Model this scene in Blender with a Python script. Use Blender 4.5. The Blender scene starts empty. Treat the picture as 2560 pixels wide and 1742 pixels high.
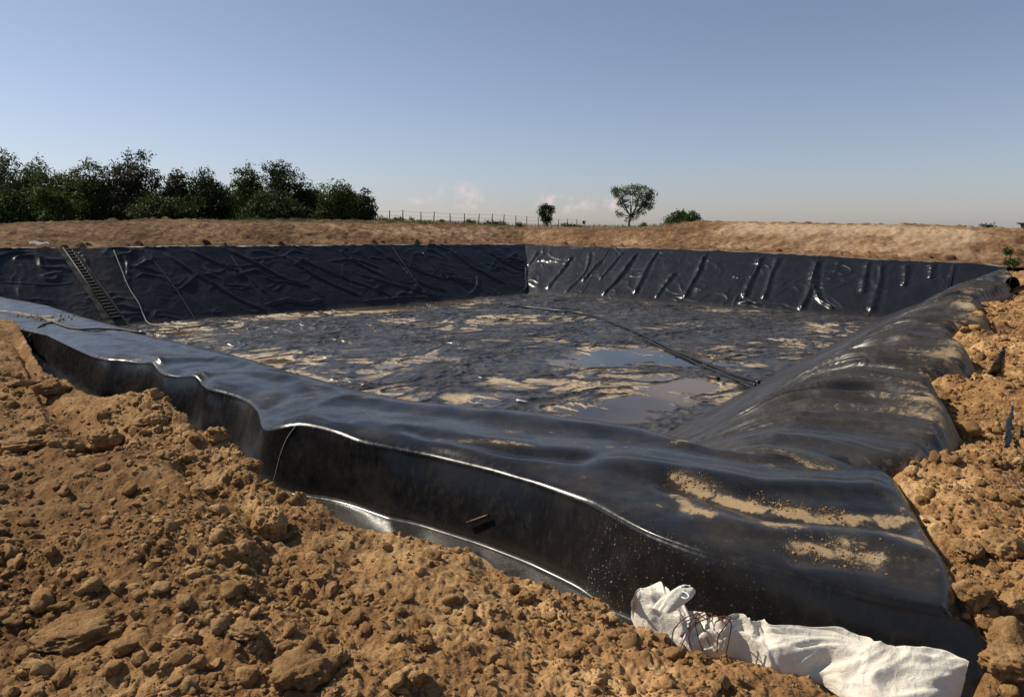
import bpy, math, random
import numpy as np
from mathutils import Vector
from mathutils.bvhtree import BVHTree

S = bpy.context.scene
COL = S.collection
rng = np.random.default_rng(7)
random.seed(7)
R = math.radians

# ------------------------------------------------------------------ camera, world, sun, exposure
FPX, CX, CY, H = 1762.0, 1280.0, 871.0, 1.6
PITCH = math.atan(305 / FPX)
CP, SP = math.cos(PITCH), math.sin(PITCH)
cam = bpy.data.cameras.new("camera")
cam.sensor_width = 36.0
cam.lens = FPX / 2560 * 36.0
cam.clip_start = 0.05
cam.clip_end = 12000
cam_o = bpy.data.objects.new("camera", cam)
cam_o.location = (0, 0, H)
cam_o.rotation_euler = (math.pi / 2 - PITCH, 0, 0)
COL.objects.link(cam_o)
S.camera = cam_o

SUN_AZ, SUN_EL = R(-70), R(44)          # azimuth from +Y, negative = left
W = bpy.data.worlds.new("World")
S.world = W
W.use_nodes = True
wn, wl = W.node_tree.nodes, W.node_tree.links
wn.clear()
sky = wn.new('ShaderNodeTexSky')
sky.sky_type = 'NISHITA'
sky.sun_disc = False
sky.sun_elevation = SUN_EL
sky.sun_rotation = SUN_AZ
sky.altitude = 0
sky.air_density = 1.0
sky.dust_density = .5
sky.ozone_density = 3.0
bg = wn.new('ShaderNodeBackground')
bg.inputs[1].default_value = 0.067
wo = wn.new('ShaderNodeOutputWorld')
tc = wn.new('ShaderNodeTexCoord'); sp_ = wn.new('ShaderNodeSeparateXYZ'); wl.new(tc.outputs['Generated'], sp_.inputs[0])
hz = wn.new('ShaderNodeValToRGB'); wl.new(sp_.outputs['Z'], hz.inputs[0])      # the pale summer haze low in the sky
hz.color_ramp.elements[0].position = 0.0; hz.color_ramp.elements[0].color = (1.26, 1.18, 1.38, 1)
hz.color_ramp.elements[1].position = .42; hz.color_ramp.elements[1].color = (.90, 1.06, 1.14, 1)
mm_ = wn.new('ShaderNodeMix'); mm_.data_type = 'RGBA'; mm_.blend_type = 'MULTIPLY'; mm_.inputs['Factor'].default_value = 1
wl.new(sky.outputs[0], mm_.inputs['A']); wl.new(hz.outputs[0], mm_.inputs['B'])
hs = wn.new('ShaderNodeHueSaturation'); hs.inputs['Saturation'].default_value = .76; hs.inputs['Value'].default_value = .97
wl.new(mm_.outputs['Result'], hs.inputs['Color'])
# faint pinkish cumulus low over the field: noise in the direction of the sky, within soft patches
def sky_patch(px, py, rx, ry):
    d = Vector((float((px - CX) / FPX), float(CP + (CY - py) / FPX * SP), float(-SP + (CY - py) / FPX * CP))).normalized()
    m = wn.new('ShaderNodeVectorMath'); m.operation = 'SUBTRACT'; m.inputs[1].default_value = d; wl.new(tc.outputs['Generated'], m.inputs[0])
    m2 = wn.new('ShaderNodeVectorMath'); m2.operation = 'MULTIPLY'; m2.inputs[1].default_value = (FPX / rx, FPX / rx, FPX / ry); wl.new(m.outputs[0], m2.inputs[0])
    l = wn.new('ShaderNodeVectorMath'); l.operation = 'LENGTH'; wl.new(m2.outputs[0], l.inputs[0])
    r_ = wn.new('ShaderNodeMapRange'); r_.interpolation_type = 'SMOOTHSTEP'; r_.inputs['From Min'].default_value = 1.0; r_.inputs['From Max'].default_value = .0; wl.new(l.outputs['Value'], r_.inputs['Value'])
    return r_.outputs[0]
acc = None
for q_ in [(1165, 482, 48, 34), (1110, 478, 26, 22), (1150, 505, 110, 26), (1380, 498, 50, 30), (1430, 512, 120, 30), (1520, 510, 60, 24), (1060, 500, 60, 16)]:
    o_ = sky_patch(*q_)
    if acc is None: acc = o_
    else:
        mx = wn.new('ShaderNodeMath'); mx.operation = 'MAXIMUM'; wl.new(acc, mx.inputs[0]); wl.new(o_, mx.inputs[1]); acc = mx.outputs[0]
cn = wn.new('ShaderNodeTexNoise'); cn.inputs['Scale'].default_value = 42; cn.inputs['Detail'].default_value = 7; cn.inputs['Roughness'].default_value = .62; wl.new(tc.outputs['Generated'], cn.inputs['Vector'])
cn2 = wn.new('ShaderNodeMapRange'); cn2.interpolation_type = 'SMOOTHSTEP'; cn2.inputs['From Min'].default_value = .40; cn2.inputs['From Max'].default_value = .66; wl.new(cn.outputs['Fac'], cn2.inputs['Value'])
cr_ = wn.new('ShaderNodeMath'); cr_.operation = 'MULTIPLY'; wl.new(acc, cr_.inputs[0]); wl.new(cn2.outputs[0], cr_.inputs[1])
cm = wn.new('ShaderNodeMix'); cm.data_type = 'RGBA'; wl.new(cr_.outputs[0], cm.inputs['Factor']); wl.new(hs.outputs[0], cm.inputs['A']); cm.inputs['B'].default_value = (10.2, 8.3, 8.3, 1)
wl.new(cm.outputs['Result'], bg.inputs[0])
wl.new(bg.outputs[0], wo.inputs[0])
sun = bpy.data.lights.new("sun", 'SUN')
sun.energy = 5.0
sun.angle = R(0.53)
sun.color = (1.0, 0.91, 0.76)
sun_o = bpy.data.objects.new("sun", sun)
sd = Vector((math.sin(SUN_AZ) * math.cos(SUN_EL), math.cos(SUN_AZ) * math.cos(SUN_EL), math.sin(SUN_EL)))
sun_o.rotation_euler = sd.to_track_quat('Z', 'Y').to_euler()
sun_o.location = (0, 0, 60)
COL.objects.link(sun_o)
S.view_settings.view_transform = 'Standard'
S.view_settings.look = 'None'
S.view_settings.exposure = 0.22
S.view_settings.gamma = 1.0
S.cycles.max_bounces = 6
S.cycles.diffuse_bounces = 2
S.cycles.glossy_bounces = 3
S.cycles.transmission_bounces = 3
S.cycles.volume_bounces = 0

# ------------------------------------------------------------------ pixel helpers (photo pixels 2560x1742)
def ray(px, py):
    u = (np.asarray(px, float) - CX) / FPX
    v = (CY - np.asarray(py, float)) / FPX
    return u, CP + v * SP, -SP + v * CP
def at(px, py, z):
    a, b, c = ray(px, py)
    t = (np.asarray(z, float) - H) / c
    return np.stack([a * t, b * t, H + c * t], -1)
def atY(px, py, Y):
    a, b, c = ray(px, py)
    t = Y / b
    return np.stack([a * t, b * t, H + c * t], -1)

# ------------------------------------------------------------------ noise
def _h(ix, iy, seed):
    n = (ix.astype(np.int64) * 374761393 + iy.astype(np.int64) * 668265263 + seed * 974634777) & 0xFFFFFFFF
    n = ((n ^ (n >> 13)) * 1274126177) & 0xFFFFFFFF
    n = ((n ^ (n >> 16)) * 2246822519) & 0xFFFFFFFF
    return ((n ^ (n >> 15)) & 0xFFFFFF) / float(0x1000000)
def perlin(x, y, seed=0):
    x = np.asarray(x, float); y = np.asarray(y, float)
    ix = np.floor(x); iy = np.floor(y)
    fx = x - ix; fy = y - iy
    ux = fx * fx * fx * (fx * (fx * 6 - 15) + 10)
    uy = fy * fy * fy * (fy * (fy * 6 - 15) + 10)
    def g(dx, dy):
        a = _h(ix + dx, iy + dy, seed) * 2 * np.pi
        return np.cos(a) * (fx - dx) + np.sin(a) * (fy - dy)
    n0 = g(0, 0) * (1 - ux) + g(1, 0) * ux
    n1 = g(0, 1) * (1 - ux) + g(1, 1) * ux
    return (n0 * (1 - uy) + n1 * uy) * 1.4
def fbm(x, y, o=4, seed=0, gain=.5):
    s = 0; a = 1.0
    for i in range(o):
        s = s + a * perlin(x, y, seed + i * 17); a *= gain
        x = x * 2.03 + 3.1; y = y * 2.03 - 1.7
    return s
def lumps(x, y, cell, seed, dens=1.0, squash=.7):
    """height of half-buried round lumps scattered one per cell"""
    gx = x / cell; gy = y / cell
    ix = np.floor(gx); iy = np.floor(gy)
    best = np.zeros_like(gx)
    for dx in (-1, 0, 1):
        for dy in (-1, 0, 1):
            jx = ix + dx; jy = iy + dy
            px = jx + .1 + .8 * _h(jx, jy, seed); py = jy + .1 + .8 * _h(jx, jy, seed + 1)
            r = .12 + .42 * _h(jx, jy, seed + 2) ** 2
            on = _h(jx, jy, seed + 3) < dens
            el = .6 + .8 * _h(jx, jy, seed + 4); an = _h(jx, jy, seed + 5) * 3.14
            ax = (gx - px); ay = (gy - py)
            bx = (ax * np.cos(an) + ay * np.sin(an)) * el; by = (-ax * np.sin(an) + ay * np.cos(an)) / el
            h = np.sqrt(np.maximum(0, r * r - bx * bx - by * by)) * on
            best = np.maximum(best, h)
    return best * cell * squash
def sstep(x, a, b):
    t = np.clip((x - a) / (b - a), 0, 1)
    return t * t * (3 - 2 * t)
def poly_dist(X, Y, pts):
    """distance to a polyline and position 0..1 along it"""
    best = np.full(X.shape, 1e9); pos = np.zeros(X.shape); sg = np.zeros(X.shape)
    n = len(pts) - 1
    for i in range(n):
        ax, ay = pts[i][:2]; bx, by = pts[i + 1][:2]
        dx, dy = bx - ax, by - ay; L = dx * dx + dy * dy + 1e-12
        t = np.clip(((X - ax) * dx + (Y - ay) * dy) / L, 0, 1)
        qx = X - (ax + t * dx); qy = Y - (ay + t * dy)
        d = np.hypot(qx, qy); m = d < best
        best = np.where(m, d, best); pos = np.where(m, (i + t) / n, pos)
        sg = np.where(m, np.sign(dx * qy - dy * qx), sg)
    return best, pos, sg
def smooth1(a, s):
    k = np.exp(-.5 * (np.arange(-3 * s, 3 * s + 1) / s) ** 2); k /= k.sum()
    return np.convolve(np.pad(a, 3 * s, mode='edge'), k, mode='valid')

# ------------------------------------------------------------------ object helpers
def tag(o, label=None, cat=None, group=None, kind=None):
    if label: o['label'] = label
    if cat: o['category'] = cat
    if group: o['group'] = group
    if kind: o['kind'] = kind
    return o
def empty(name, loc, label=None, cat=None, group=None, rz=0):
    o = bpy.data.objects.new(name, None); COL.objects.link(o)
    o.location = loc; o.rotation_euler = (0, 0, rz); o.empty_display_size = .1
    return tag(o, label, cat, group)
def mesh_obj(name, V, F, mat, parent=None, smooth=True, attrs=None, local=False):
    """V world coordinates; with a parent (unrotated empty) they are shifted into its space"""
    V = np.asarray(V, np.float32).reshape(-1, 3)
    if parent is not None and not local:
        V = V - np.array(parent.location, np.float32)
    me = bpy.data.meshes.new(name)
    F = np.asarray(F, np.int32)
    nf, k = F.shape
    me.vertices.add(len(V)); me.vertices.foreach_set('co', V.ravel())
    me.loops.add(nf * k); me.loops.foreach_set('vertex_index', F.ravel())
    me.polygons.add(nf)
    me.polygons.foreach_set('loop_start', np.arange(0, nf * k, k, dtype=np.int32))
    me.polygons.foreach_set('loop_total', np.full(nf, k, np.int32))
    me.polygons.foreach_set('use_smooth', np.full(nf, smooth, bool))
    if attrs:
        for an, av in attrs.items():
            at_ = me.attributes.new(an, 'FLOAT', 'POINT'); at_.data.foreach_set('value', np.asarray(av, np.float32).ravel())
    me.update(calc_edges=True)
    me.materials.append(mat)
    o = bpy.data.objects.new(name, me); COL.objects.link(o)
    if parent is not None: o.parent = parent
    return o
def grid_faces(nr, nc, mask=None):
    i = np.arange(nr * nc).reshape(nr, nc)
    F = np.stack([i[:-1, :-1], i[:-1, 1:], i[1:, 1:], i[1:, :-1]], -1).reshape(-1, 4)
    if mask is not None:
        m = mask.reshape(-1); F = F[m[F].all(1)]
    return F
def compact(V, F, attrs=None):
    used = np.unique(F); mp = np.full(len(V), -1); mp[used] = np.arange(len(used))
    return V[used], mp[F], ({k: v.ravel()[used] for k, v in attrs.items()} if attrs else None)
def catmull(P, n):
    """dense points through control points"""
    P = np.asarray(P, float); m = len(P)
    if m == 2: 
        t = np.linspace(0, 1, n)[:, None]; return P[0] * (1 - t) + P[1] * t
    Q = np.vstack([2 * P[0] - P[1], P, 2 * P[-1] - P[-2]])
    t = np.linspace(0, m - 1 - 1e-9, n); i = t.astype(int); f = (t - i)[:, None]
    a, b, c, d = Q[i], Q[i + 1], Q[i + 2], Q[i + 3]
    return .5 * (2 * b + (c - a) * f + (2 * a - 5 * b + 4 * c - d) * f ** 2 + (3 * b - a - 3 * c + d) * f ** 3)
def tube_geo(P, r, k=8):
    P = np.asarray(P, float); n = len(P); r = np.broadcast_to(np.asarray(r, float), (n,))
    T = np.gradient(P, axis=0); T /= np.linalg.norm(T, axis=1)[:, None] + 1e-9
    up = np.array([0, 0, 1.]) if abs(T[0][2]) < .9 else np.array([1., 0, 0])
    V = []
    nn = np.cross(T[0], up); nn /= np.linalg.norm(nn)
    for i in range(n):
        nn = nn - T[i] * nn.dot(T[i]); nn /= np.linalg.norm(nn) + 1e-9
        bb = np.cross(T[i], nn)
        for j in range(k):
            a = 2 * np.pi * j / k
            V.append(P[i] + r[i] * (np.cos(a) * nn + np.sin(a) * bb))
    F = []
    for i in range(n - 1):
        for j in range(k):
            F.append((i * k + j, i * k + (j + 1) % k, (i + 1) * k + (j + 1) % k, (i + 1) * k + j))
    c0 = len(V); V.append(P[0]); V.append(P[-1])
    for j in range(k):
        F.append((c0, (j + 1) % k, j, j)); F.append((c0 + 1, (n - 1) * k + j, (n - 1) * k + (j + 1) % k, (n - 1) * k + (j + 1) % k))
    return np.array(V), np.array(F)
def fix_tris(F):
    return F
def join_geo(L):
    V = []; F = []; o = 0
    for v, f in L:
        V.append(v); F.append(f + o); o += len(v)
    return np.vstack(V), np.vstack(F)
def tri(F):
    """quads (maybe degenerate) to triangles"""
    F = np.asarray(F)
    a = F[:, [0, 1, 2]]; b = F[:, [0, 2, 3]]
    b = b[b[:, 1] != b[:, 2]]
    return np.vstack([a, b])
def tube_obj(name, P, r, mat, parent=None, k=8):
    V, F = tube_geo(P, r, k)
    return mesh_obj(name, V, tri(F), mat, parent)

# ------------------------------------------------------------------ materials
def newmat(name):
    m = bpy.data.materials.new(name); m.use_nodes = True
    nt = m.node_tree; nt.nodes.clear()
    out = nt.nodes.new('ShaderNodeOutputMaterial')
    b = nt.nodes.new('ShaderNodeBsdfPrincipled')
    nt.links.new(b.outputs[0], out.inputs[0])
    return m, nt, b
def N(nt, t, **kw):
    n = nt.nodes.new(t)
    for k, v in kw.items():
        if k.startswith('i_'):
            key = k[2:]
            key = int(key) if key.isdigit() else key.replace('_', ' ')
            n.inputs[key].default_value = v
        else: setattr(n, k, v)
    return n
def pos_node(nt, scale=(1, 1, 1)):
    g = N(nt, 'ShaderNodeNewGeometry'); m = N(nt, 'ShaderNodeMapping'); m.inputs['Scale'].default_value = scale
    nt.links.new(g.outputs['Position'], m.inputs['Vector']); return m.outputs[0]
def noise(nt, vec, scale, detail=4, rough=.6, dist=0):
    n = N(nt, 'ShaderNodeTexNoise'); n.inputs['Scale'].default_value = scale; n.inputs['Detail'].default_value = detail
    n.inputs['Roughness'].default_value = rough; n.inputs['Distortion'].default_value = dist
    nt.links.new(vec, n.inputs['Vector']); return n.outputs['Fac']
def ramp(nt, fac, stops, interp='LINEAR'):
    r = N(nt, 'ShaderNodeValToRGB'); cr = r.color_ramp; cr.interpolation = interp
    while len(cr.elements) < len(stops): cr.elements.new(.5)
    for e, (p, c) in zip(cr.elements, stops):
        e.position = p; e.color = (c, c, c, 1) if not hasattr(c, '__len__') else (*c, 1)
    nt.links.new(fac, r.inputs[0]); return r.outputs[0]
def mix(nt, fac, a, b, blend='MIX'):
    m = N(nt, 'ShaderNodeMix', data_type='RGBA', blend_type=blend)
    for inp, v in ((m.inputs['Factor'], fac), (m.inputs['A'], a), (m.inputs['B'], b)):
        if isinstance(v, bpy.types.NodeSocket): nt.links.new(v, inp)
        elif hasattr(v, '__len__'): inp.default_value = (*v, 1)
        else: inp.default_value = v
    return m.outputs['Result']
def mth(nt, op, a, b=0.0, clamp=False):
    m = N(nt, 'ShaderNodeMath', operation=op, use_clamp=clamp)
    for inp, v in ((m.inputs[0], a), (m.inputs[1], b)):
        if isinstance(v, bpy.types.NodeSocket): nt.links.new(v, inp)
        else: inp.default_value = v
    return m.outputs[0]
def bump(nt, b, h, strength=.5, dist=.01):
    n = N(nt, 'ShaderNodeBump'); n.inputs['Strength'].default_value = strength; n.inputs['Distance'].default_value = dist
    nt.links.new(h, n.inputs['Height']); nt.links.new(n.outputs[0], b.inputs['Normal']); return n
def attr(nt, name):
    return N(nt, 'ShaderNodeAttribute', attribute_name=name).outputs['Fac']

def mat_soil(name, c_dark, c_mid, c_light, scale=1.0, bump_d=.012, fine=60):
    m, nt, b = newmat(name)
    v = pos_node(nt)
    n1 = noise(nt, v, .55 * scale, 5, .6, .3)
    n2 = noise(nt, v, 4.5 * scale, 6, .65, .2)
    n3 = noise(nt, v, fine * scale, 4, .7)
    mixn = mth(nt, 'ADD', mth(nt, 'MULTIPLY', n1, .5), mth(nt, 'MULTIPLY', n2, .5))
    col = ramp(nt, mixn, [(.36, c_dark), (.5, c_mid), (.64, c_light)])
    col = mix(nt, .55, col, ramp(nt, n3, [(.3, .45), (.7, 1.45)]), 'MULTIPLY')
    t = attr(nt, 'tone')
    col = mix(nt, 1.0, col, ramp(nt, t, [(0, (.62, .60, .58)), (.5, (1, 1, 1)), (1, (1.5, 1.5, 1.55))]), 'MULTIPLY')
    nt.links.new(col, b.inputs['Base Color'])
    b.inputs['Roughness'].default_value = .95
    b.inputs['Specular IOR Level'].default_value = .15
    hh = mth(nt, 'ADD', mth(nt, 'MULTIPLY', noise(nt, v, 35 * scale, 6, .7), 1.0), mth(nt, 'MULTIPLY', n3, .5))
    bump(nt, b, hh, 1.0, bump_d * 1.6)
    return m

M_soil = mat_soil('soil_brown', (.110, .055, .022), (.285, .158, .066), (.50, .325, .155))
M_clod = mat_soil('clod_earth', (.15, .078, .031), (.31, .178, .076), (.48, .315, .155), 1.6, .008, 70)
M_berm = mat_soil('berm_earth', (.12, .066, .028), (.21, .120, .052), (.34, .205, .096), .35, .03, 14)

def mat_liner(name, rough=.2, base=(.006, .0065, .008), dustc=(.27, .215, .15), dust_lo=.5, dust_hi=.85, dust_amt=.35, bumps=.4, bscale=2.0, aniso=(1, 1, 1), streak=None):
    m, nt, b = newmat(name)
    v = pos_node(nt)
    va = pos_node(nt, aniso)
    d1 = noise(nt, va, 1.3, 6, .65, .6)
    d2 = noise(nt, v, 14, 5, .7, .3)
    dd = mth(nt, 'ADD', mth(nt, 'MULTIPLY', d1, .65), mth(nt, 'MULTIPLY', d2, .35))
    thin = mth(nt, 'MULTIPLY', ramp(nt, dd, [(dust_lo - .08, 0.0), (dust_hi - .08, 1.0)]), dust_amt)
    # heavy deposits from the vertex mask, broken up by noise
    dm = attr(nt, 'dust')
    br = mth(nt, 'ADD', mth(nt, 'MULTIPLY', noise(nt, v, 7, 10, .78, 1.6), 1.15), mth(nt, 'MULTIPLY', noise(nt, v, 60, 3, .6), .28))
    br = mth(nt, 'SUBTRACT', br, .16)
    hv = mth(nt, 'MULTIPLY', mth(nt, 'SUBTRACT', mth(nt, 'ADD', dm, br), .98), 3.2, True)
    film = mth(nt, 'MULTIPLY', mth(nt, 'MULTIPLY', dm, br), .55, True)
    # small speckle droplets
    sp = ramp(nt, noise(nt, v, 75, 2, .5), [(.67, 0.0), (.70, 1.0)])
    sp = mth(nt, 'MULTIPLY', sp, mth(nt, 'MULTIPLY', attr(nt, 'speck'), .9))
    tot = mth(nt, 'MAXIMUM', mth(nt, 'MAXIMUM', thin, hv), mth(nt, 'MAXIMUM', film, sp))
    col = mix(nt, tot, base, dustc)
    sandy = mix(nt, noise(nt, v, 40, 4, .7), (.22, .145, .075), (.36, .26, .15))
    col = mix(nt, hv, col, sandy)
    nt.links.new(col, b.inputs['Base Color'])
    rg = ramp(nt, d2, [(.3, rough * .8), (.75, rough * 1.35)])
    if streak:
        vs = pos_node(nt, (26, 26, 1.2)); sk_ = noise(nt, vs, 1.0, 4, .7)
        rg = mix(nt, 1.0, rg, ramp(nt, sk_, [(.35, .82), (.7, 1.45)]), 'MULTIPLY')
        tot = mth(nt, 'MAXIMUM', tot, mth(nt, 'MULTIPLY', ramp(nt, sk_, [(.52, 0.), (.75, 1.)]), .07))
        col = mix(nt, tot, base, dustc); col = mix(nt, hv, col, sandy); nt.links.new(col, b.inputs['Base Color'])
    rgh = mix(nt, mth(nt, 'MAXIMUM', hv, mth(nt, 'MULTIPLY', tot, .8)), rg, (.9, .9, .9))
    nt.links.new(rgh, b.inputs['Roughness'])
    b.inputs['IOR'].default_value = 1.38
    hh = mth(nt, 'ADD', mth(nt, 'MULTIPLY', noise(nt, va, bscale, 3, .5, .4), 1.0), mth(nt, 'MULTIPLY', mth(nt, 'MULTIPLY', hv, noise(nt, v, 60, 4, .7)), .25))
    bump(nt, b, hh, bumps, .04)
    return m
M_near = mat_liner('black_liner_smooth', .20, dust_lo=.52, dust_hi=.95, dust_amt=.13, bumps=.08, bscale=2.4, streak=True)
M_side = mat_liner('black_liner_dusty', .30, base=(.011, .0125, .016), dust_lo=.46, dust_hi=.85, dust_amt=.26, bumps=.15, bscale=3)
M_wall = mat_liner('black_liner_wall', .27, base=(.007, .009, .014), dust_lo=.45, dust_hi=.95, dust_amt=.05, bumps=.35, bscale=1.1)
def simple(name, col, rough=.6, metal=0, nscale=20, var=.35, bd=.003, spec=.4):
    m, nt, b = newmat(name)
    g = N(nt, 'ShaderNodeTexCoord'); n = noise(nt, g.outputs['Object'], nscale, 4, .65)
    c = mix(nt, 1.0, col, ramp(nt, n, [(.25, 1 - var), (.75, 1 + var)]), 'MULTIPLY')
    nt.links.new(c, b.inputs['Base Color'])
    b.inputs['Roughness'].default_value = rough; b.inputs['Metallic'].default_value = metal
    b.inputs['Specular IOR Level'].default_value = spec
    bump(nt, b, n, .5, bd)
    return m
M_hose = simple('black_rubber', (.014, .014, .015), .38, 0, 30)
M_rope = simple('pale_rope', (.20, .22, .17), .8, 0, 60)
M_cord = simple('dark_cord', (.02, .022, .02), .6)
M_rust = simple('rusty_wire', (.09, .035, .018), .75, .3, 90)
M_post = simple('weathered_wood', (.17, .125, .085), .9, 0, 12)
M_wire = simple('fence_wire_steel', (.15, .15, .15), .6, .5)
M_seam = simple('weld_black', (.008, .009, .012), .42)
M_strip = simple('dusty_black_sheet', (.036, .030, .024), .45, 0, 3, .6)
M_rung = simple('black_ladder_rubber', (.017, .015, .013), .6)
M_white = simple('white_plastic', (.75, .75, .73), .4)
M_bark = simple('bark', (.05, .038, .028), .9, 0, 8)
M_pipe = simple('rusty_pipe_steel', (.06, .04, .03), .5, .5, 40)
M_steel = simple('dark_painted_steel', (.03, .026, .035), .5)

# ------------------------------------------------------------------ pond plan (metres)
FC = np.array([1.09, 48.02]); RC = np.array([18.35, 34.88])
A0 = np.array([1.79, 4.87]); EA = np.array([-.776, .630]); EI = np.array([.630, .776])   # near bank: along, inward
P0 = np.array([6.79, 13.12]); NR = np.array([.799, -.602]); ER = np.array([.602, .799])  # right bank: outward, along
RUN = 3.84
def pq(x, y):
    return (x - P0[0]) * NR[0] + (y - P0[1]) * NR[1], (x - P0[0]) * ER[0] + (y - P0[1]) * ER[1]
def qn(x, y): return (x - A0[0]) * EI[0] + (y - A0[1]) * EI[1]
def solve(n1, c1, n2, c2): return np.linalg.solve(np.array([n1, n2]), np.array([c1, c2]))
NC = solve(NR, NR @ P0 - RUN, EI, EI @ A0 + RUN)              # near right toe corner
LD = np.array([-.775, -.632]); LC = FC + LD * 29.8            # left toe corner

liner = empty('pond_liner', (0, 20, 0), 'wrinkled black plastic liner sheet covering the whole pit and folded over its banks', 'pond liner')

# ---- far walls
def px_poly(pts, f): return np.array([f(*p) for p in pts])
def wall(A, B, out, rimpx, toeS, n, nt, seed, folds, fine_amp, name, extra=0.0, extraw=1.0):
    A = np.array(A); B = np.array(B); D = B - A; L = np.linalg.norm(D); D = D / L
    out = np.array(out); sl = math.radians(38)
    nrm = np.array([-out[0] * math.sin(sl), -out[1] * math.sin(sl), math.cos(sl)])
    A3 = np.array([A[0], A[1], -3.0])
    def hit_plane(px, py):
        a, b, c = ray(px, py); d = np.array([a, b, c]); o = np.array([0, 0, H])
        t = (A3 - o) @ nrm / (d @ nrm); p = o + d * t
        return np.array([(p[:2] - A) @ D, (p[:2] - A) @ out])     # s along, d outwards
    rim = np.array([hit_plane(*p) for p in rimpx]); rim = rim[np.argsort(rim[:, 0])]
    s = np.linspace(toeS[0], toeS[1], n)
    rd = smooth1(np.interp(s, rim[:, 0], rim[:, 1]), 6) + .05 * perlin(s * .9, s * 0, seed + 5) + .025 * perlin(s * 3, s * 0, seed + 6)
    t = np.concatenate([np.linspace(-.04, 1, nt), 1 + np.linspace(.006, .16, 14)])
    SS, TT = np.meshgrid(s, t); RD = np.broadcast_to(rd, SS.shape)
    D_ = TT * RD
    Z = -3 + math.tan(sl) * D_
    over = np.maximum(0, TT - 1) * RD
    Z = np.where(TT > 1, -3 + math.tan(sl) * RD + .10 * (1 - np.exp(-over / .10)) - 1.6 * over ** 1.3, Z)
    disp = np.zeros_like(SS)
    for fd in folds:
        pts = [hit_plane(*p) for p in fd[0]]; w, a = fd[1], fd[2]
        wob = .12 * perlin(SS * .7, D_ * .7, seed + 9) + .02 * perlin(SS * 2.2, D_ * 2.2, seed + 10)
        pts = catmull(pts, 14)
        d, ps, sg = poly_dist(SS + wob, D_ + wob, pts)
        dd = d * sg
        env = sstep(ps, 0, .12) * sstep(1 - ps, 0, .12) * (.6 + .6 * np.abs(perlin(ps * 5, ps * 0 + a * 99, seed + 3)))
        w = w * extraw * (.62 + .35 * perlin(SS * .7, D_ * .7, seed + 40)); disp += a * (.92 if extraw == 1 else .72) * np.exp(-np.abs(dd / w) ** 1.7) * env - .22 * a * np.exp(-((dd - w * 1.6) / (w * 1.1)) ** 2) * env
    lo = fbm(SS * .55, D_ * .55, 4, seed) * .07
    wx = SS + .5 * perlin(SS * .8, D_ * .8, seed + 11); wy = D_ + .5 * perlin(SS * .8 + 9, D_ * .8, seed + 12)
    rg = (1 - np.abs(perlin(wx * .75, wy * 1.5, seed + 13))) ** 6 * np.maximum(0, perlin(SS * .5, D_ * .6, seed + 14) + .15)
    rg2 = (1 - np.abs(perlin(wx * 1.9, wy * 2.6, seed + 15))) ** 5 * np.maximum(0, perlin(SS * .9, D_ * 1.1, seed + 16))
    disp += fine_amp * 1.0 * (.7 * lo + .13 * rg + .035 * rg2)
    disp *= sstep(D_, .0, .4) * (1 - .7 * sstep(TT, .97, 1.05))
    X = A[0] + D[0] * SS + out[0] * D_ + nrm[0] * disp
    Y = A[1] + D[1] * SS + out[1] * D_ + nrm[1] * disp
    Z = Z + nrm[2] * disp
    V = np.stack([X, Y, Z], -1).reshape(-1, 3)
    dust = np.zeros(SS.shape) + .55 * np.exp(-np.maximum(0, D_) / .18)
    if extra: dust += .35 * np.exp(-((SS - hit_plane(235, 720)[0]) / 1.5) ** 2) * .9
    mesh_obj(name, V, grid_faces(*SS.shape), M_wall, liner, attrs={'dust': dust, 'speck': 0 * dust})
    return V, grid_faces(*SS.shape), hit_plane, (A, D, out, nrm)

LW = ([([(397, 625), (500, 690), (590, 745), (669, 778)], .13, .13), ([(466, 622), (560, 665), (600, 684), (682, 745)], .12, .12),
       ([(566, 621), (640, 660), (720, 700), (777, 716)], .14, .15), ([(700, 632), (760, 672), (830, 710), (908, 742)], .13, .13),
       ([(847, 625), (900, 660), (960, 690)], .14, .14), ([(657, 762), (720, 752), (756, 757), (810, 751)], .12, .20),
       ([(1121, 621), (1182, 668), (1225, 691), (1268, 710)], .12, .15), ([(1047, 621), (1117, 691), (1187, 710)], .12, .12),
       ([(989, 645), (1043, 703), (1128, 730)], .10, .13), ([(1217, 629), (1264, 656), (1303, 656)], .10, .11),
       ([(1312, 664), (1316, 700), (1310, 731)], .10, .14), ([(1195, 690), (1190, 715), (1176, 735)], .12, .12),
       ([(820, 655), (900, 652), (950, 670)], .10, .08), ([(960, 640), (1010, 660), (1080, 690), (1180, 700)], .09, .10),
       ([(540, 660), (600, 668), (640, 664)], .08, .07), ([(650, 690), (700, 705), (760, 702)], .08, .08),
       ([(880, 680), (1000, 715), (1110, 745)], .09, .09), ([(730, 640), (850, 690), (990, 745)], .10, .10),
       ([(300, 628), (316, 660), (312, 700), (322, 690)], .12, .08), ([(195, 630), (215, 650), (208, 665)], .15, .08),
       ([(900, 755), (1000, 745), (1110, 740)], .10, .10), ([(0, 705), (100, 712), (190, 708)], .05, .04)])
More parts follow.
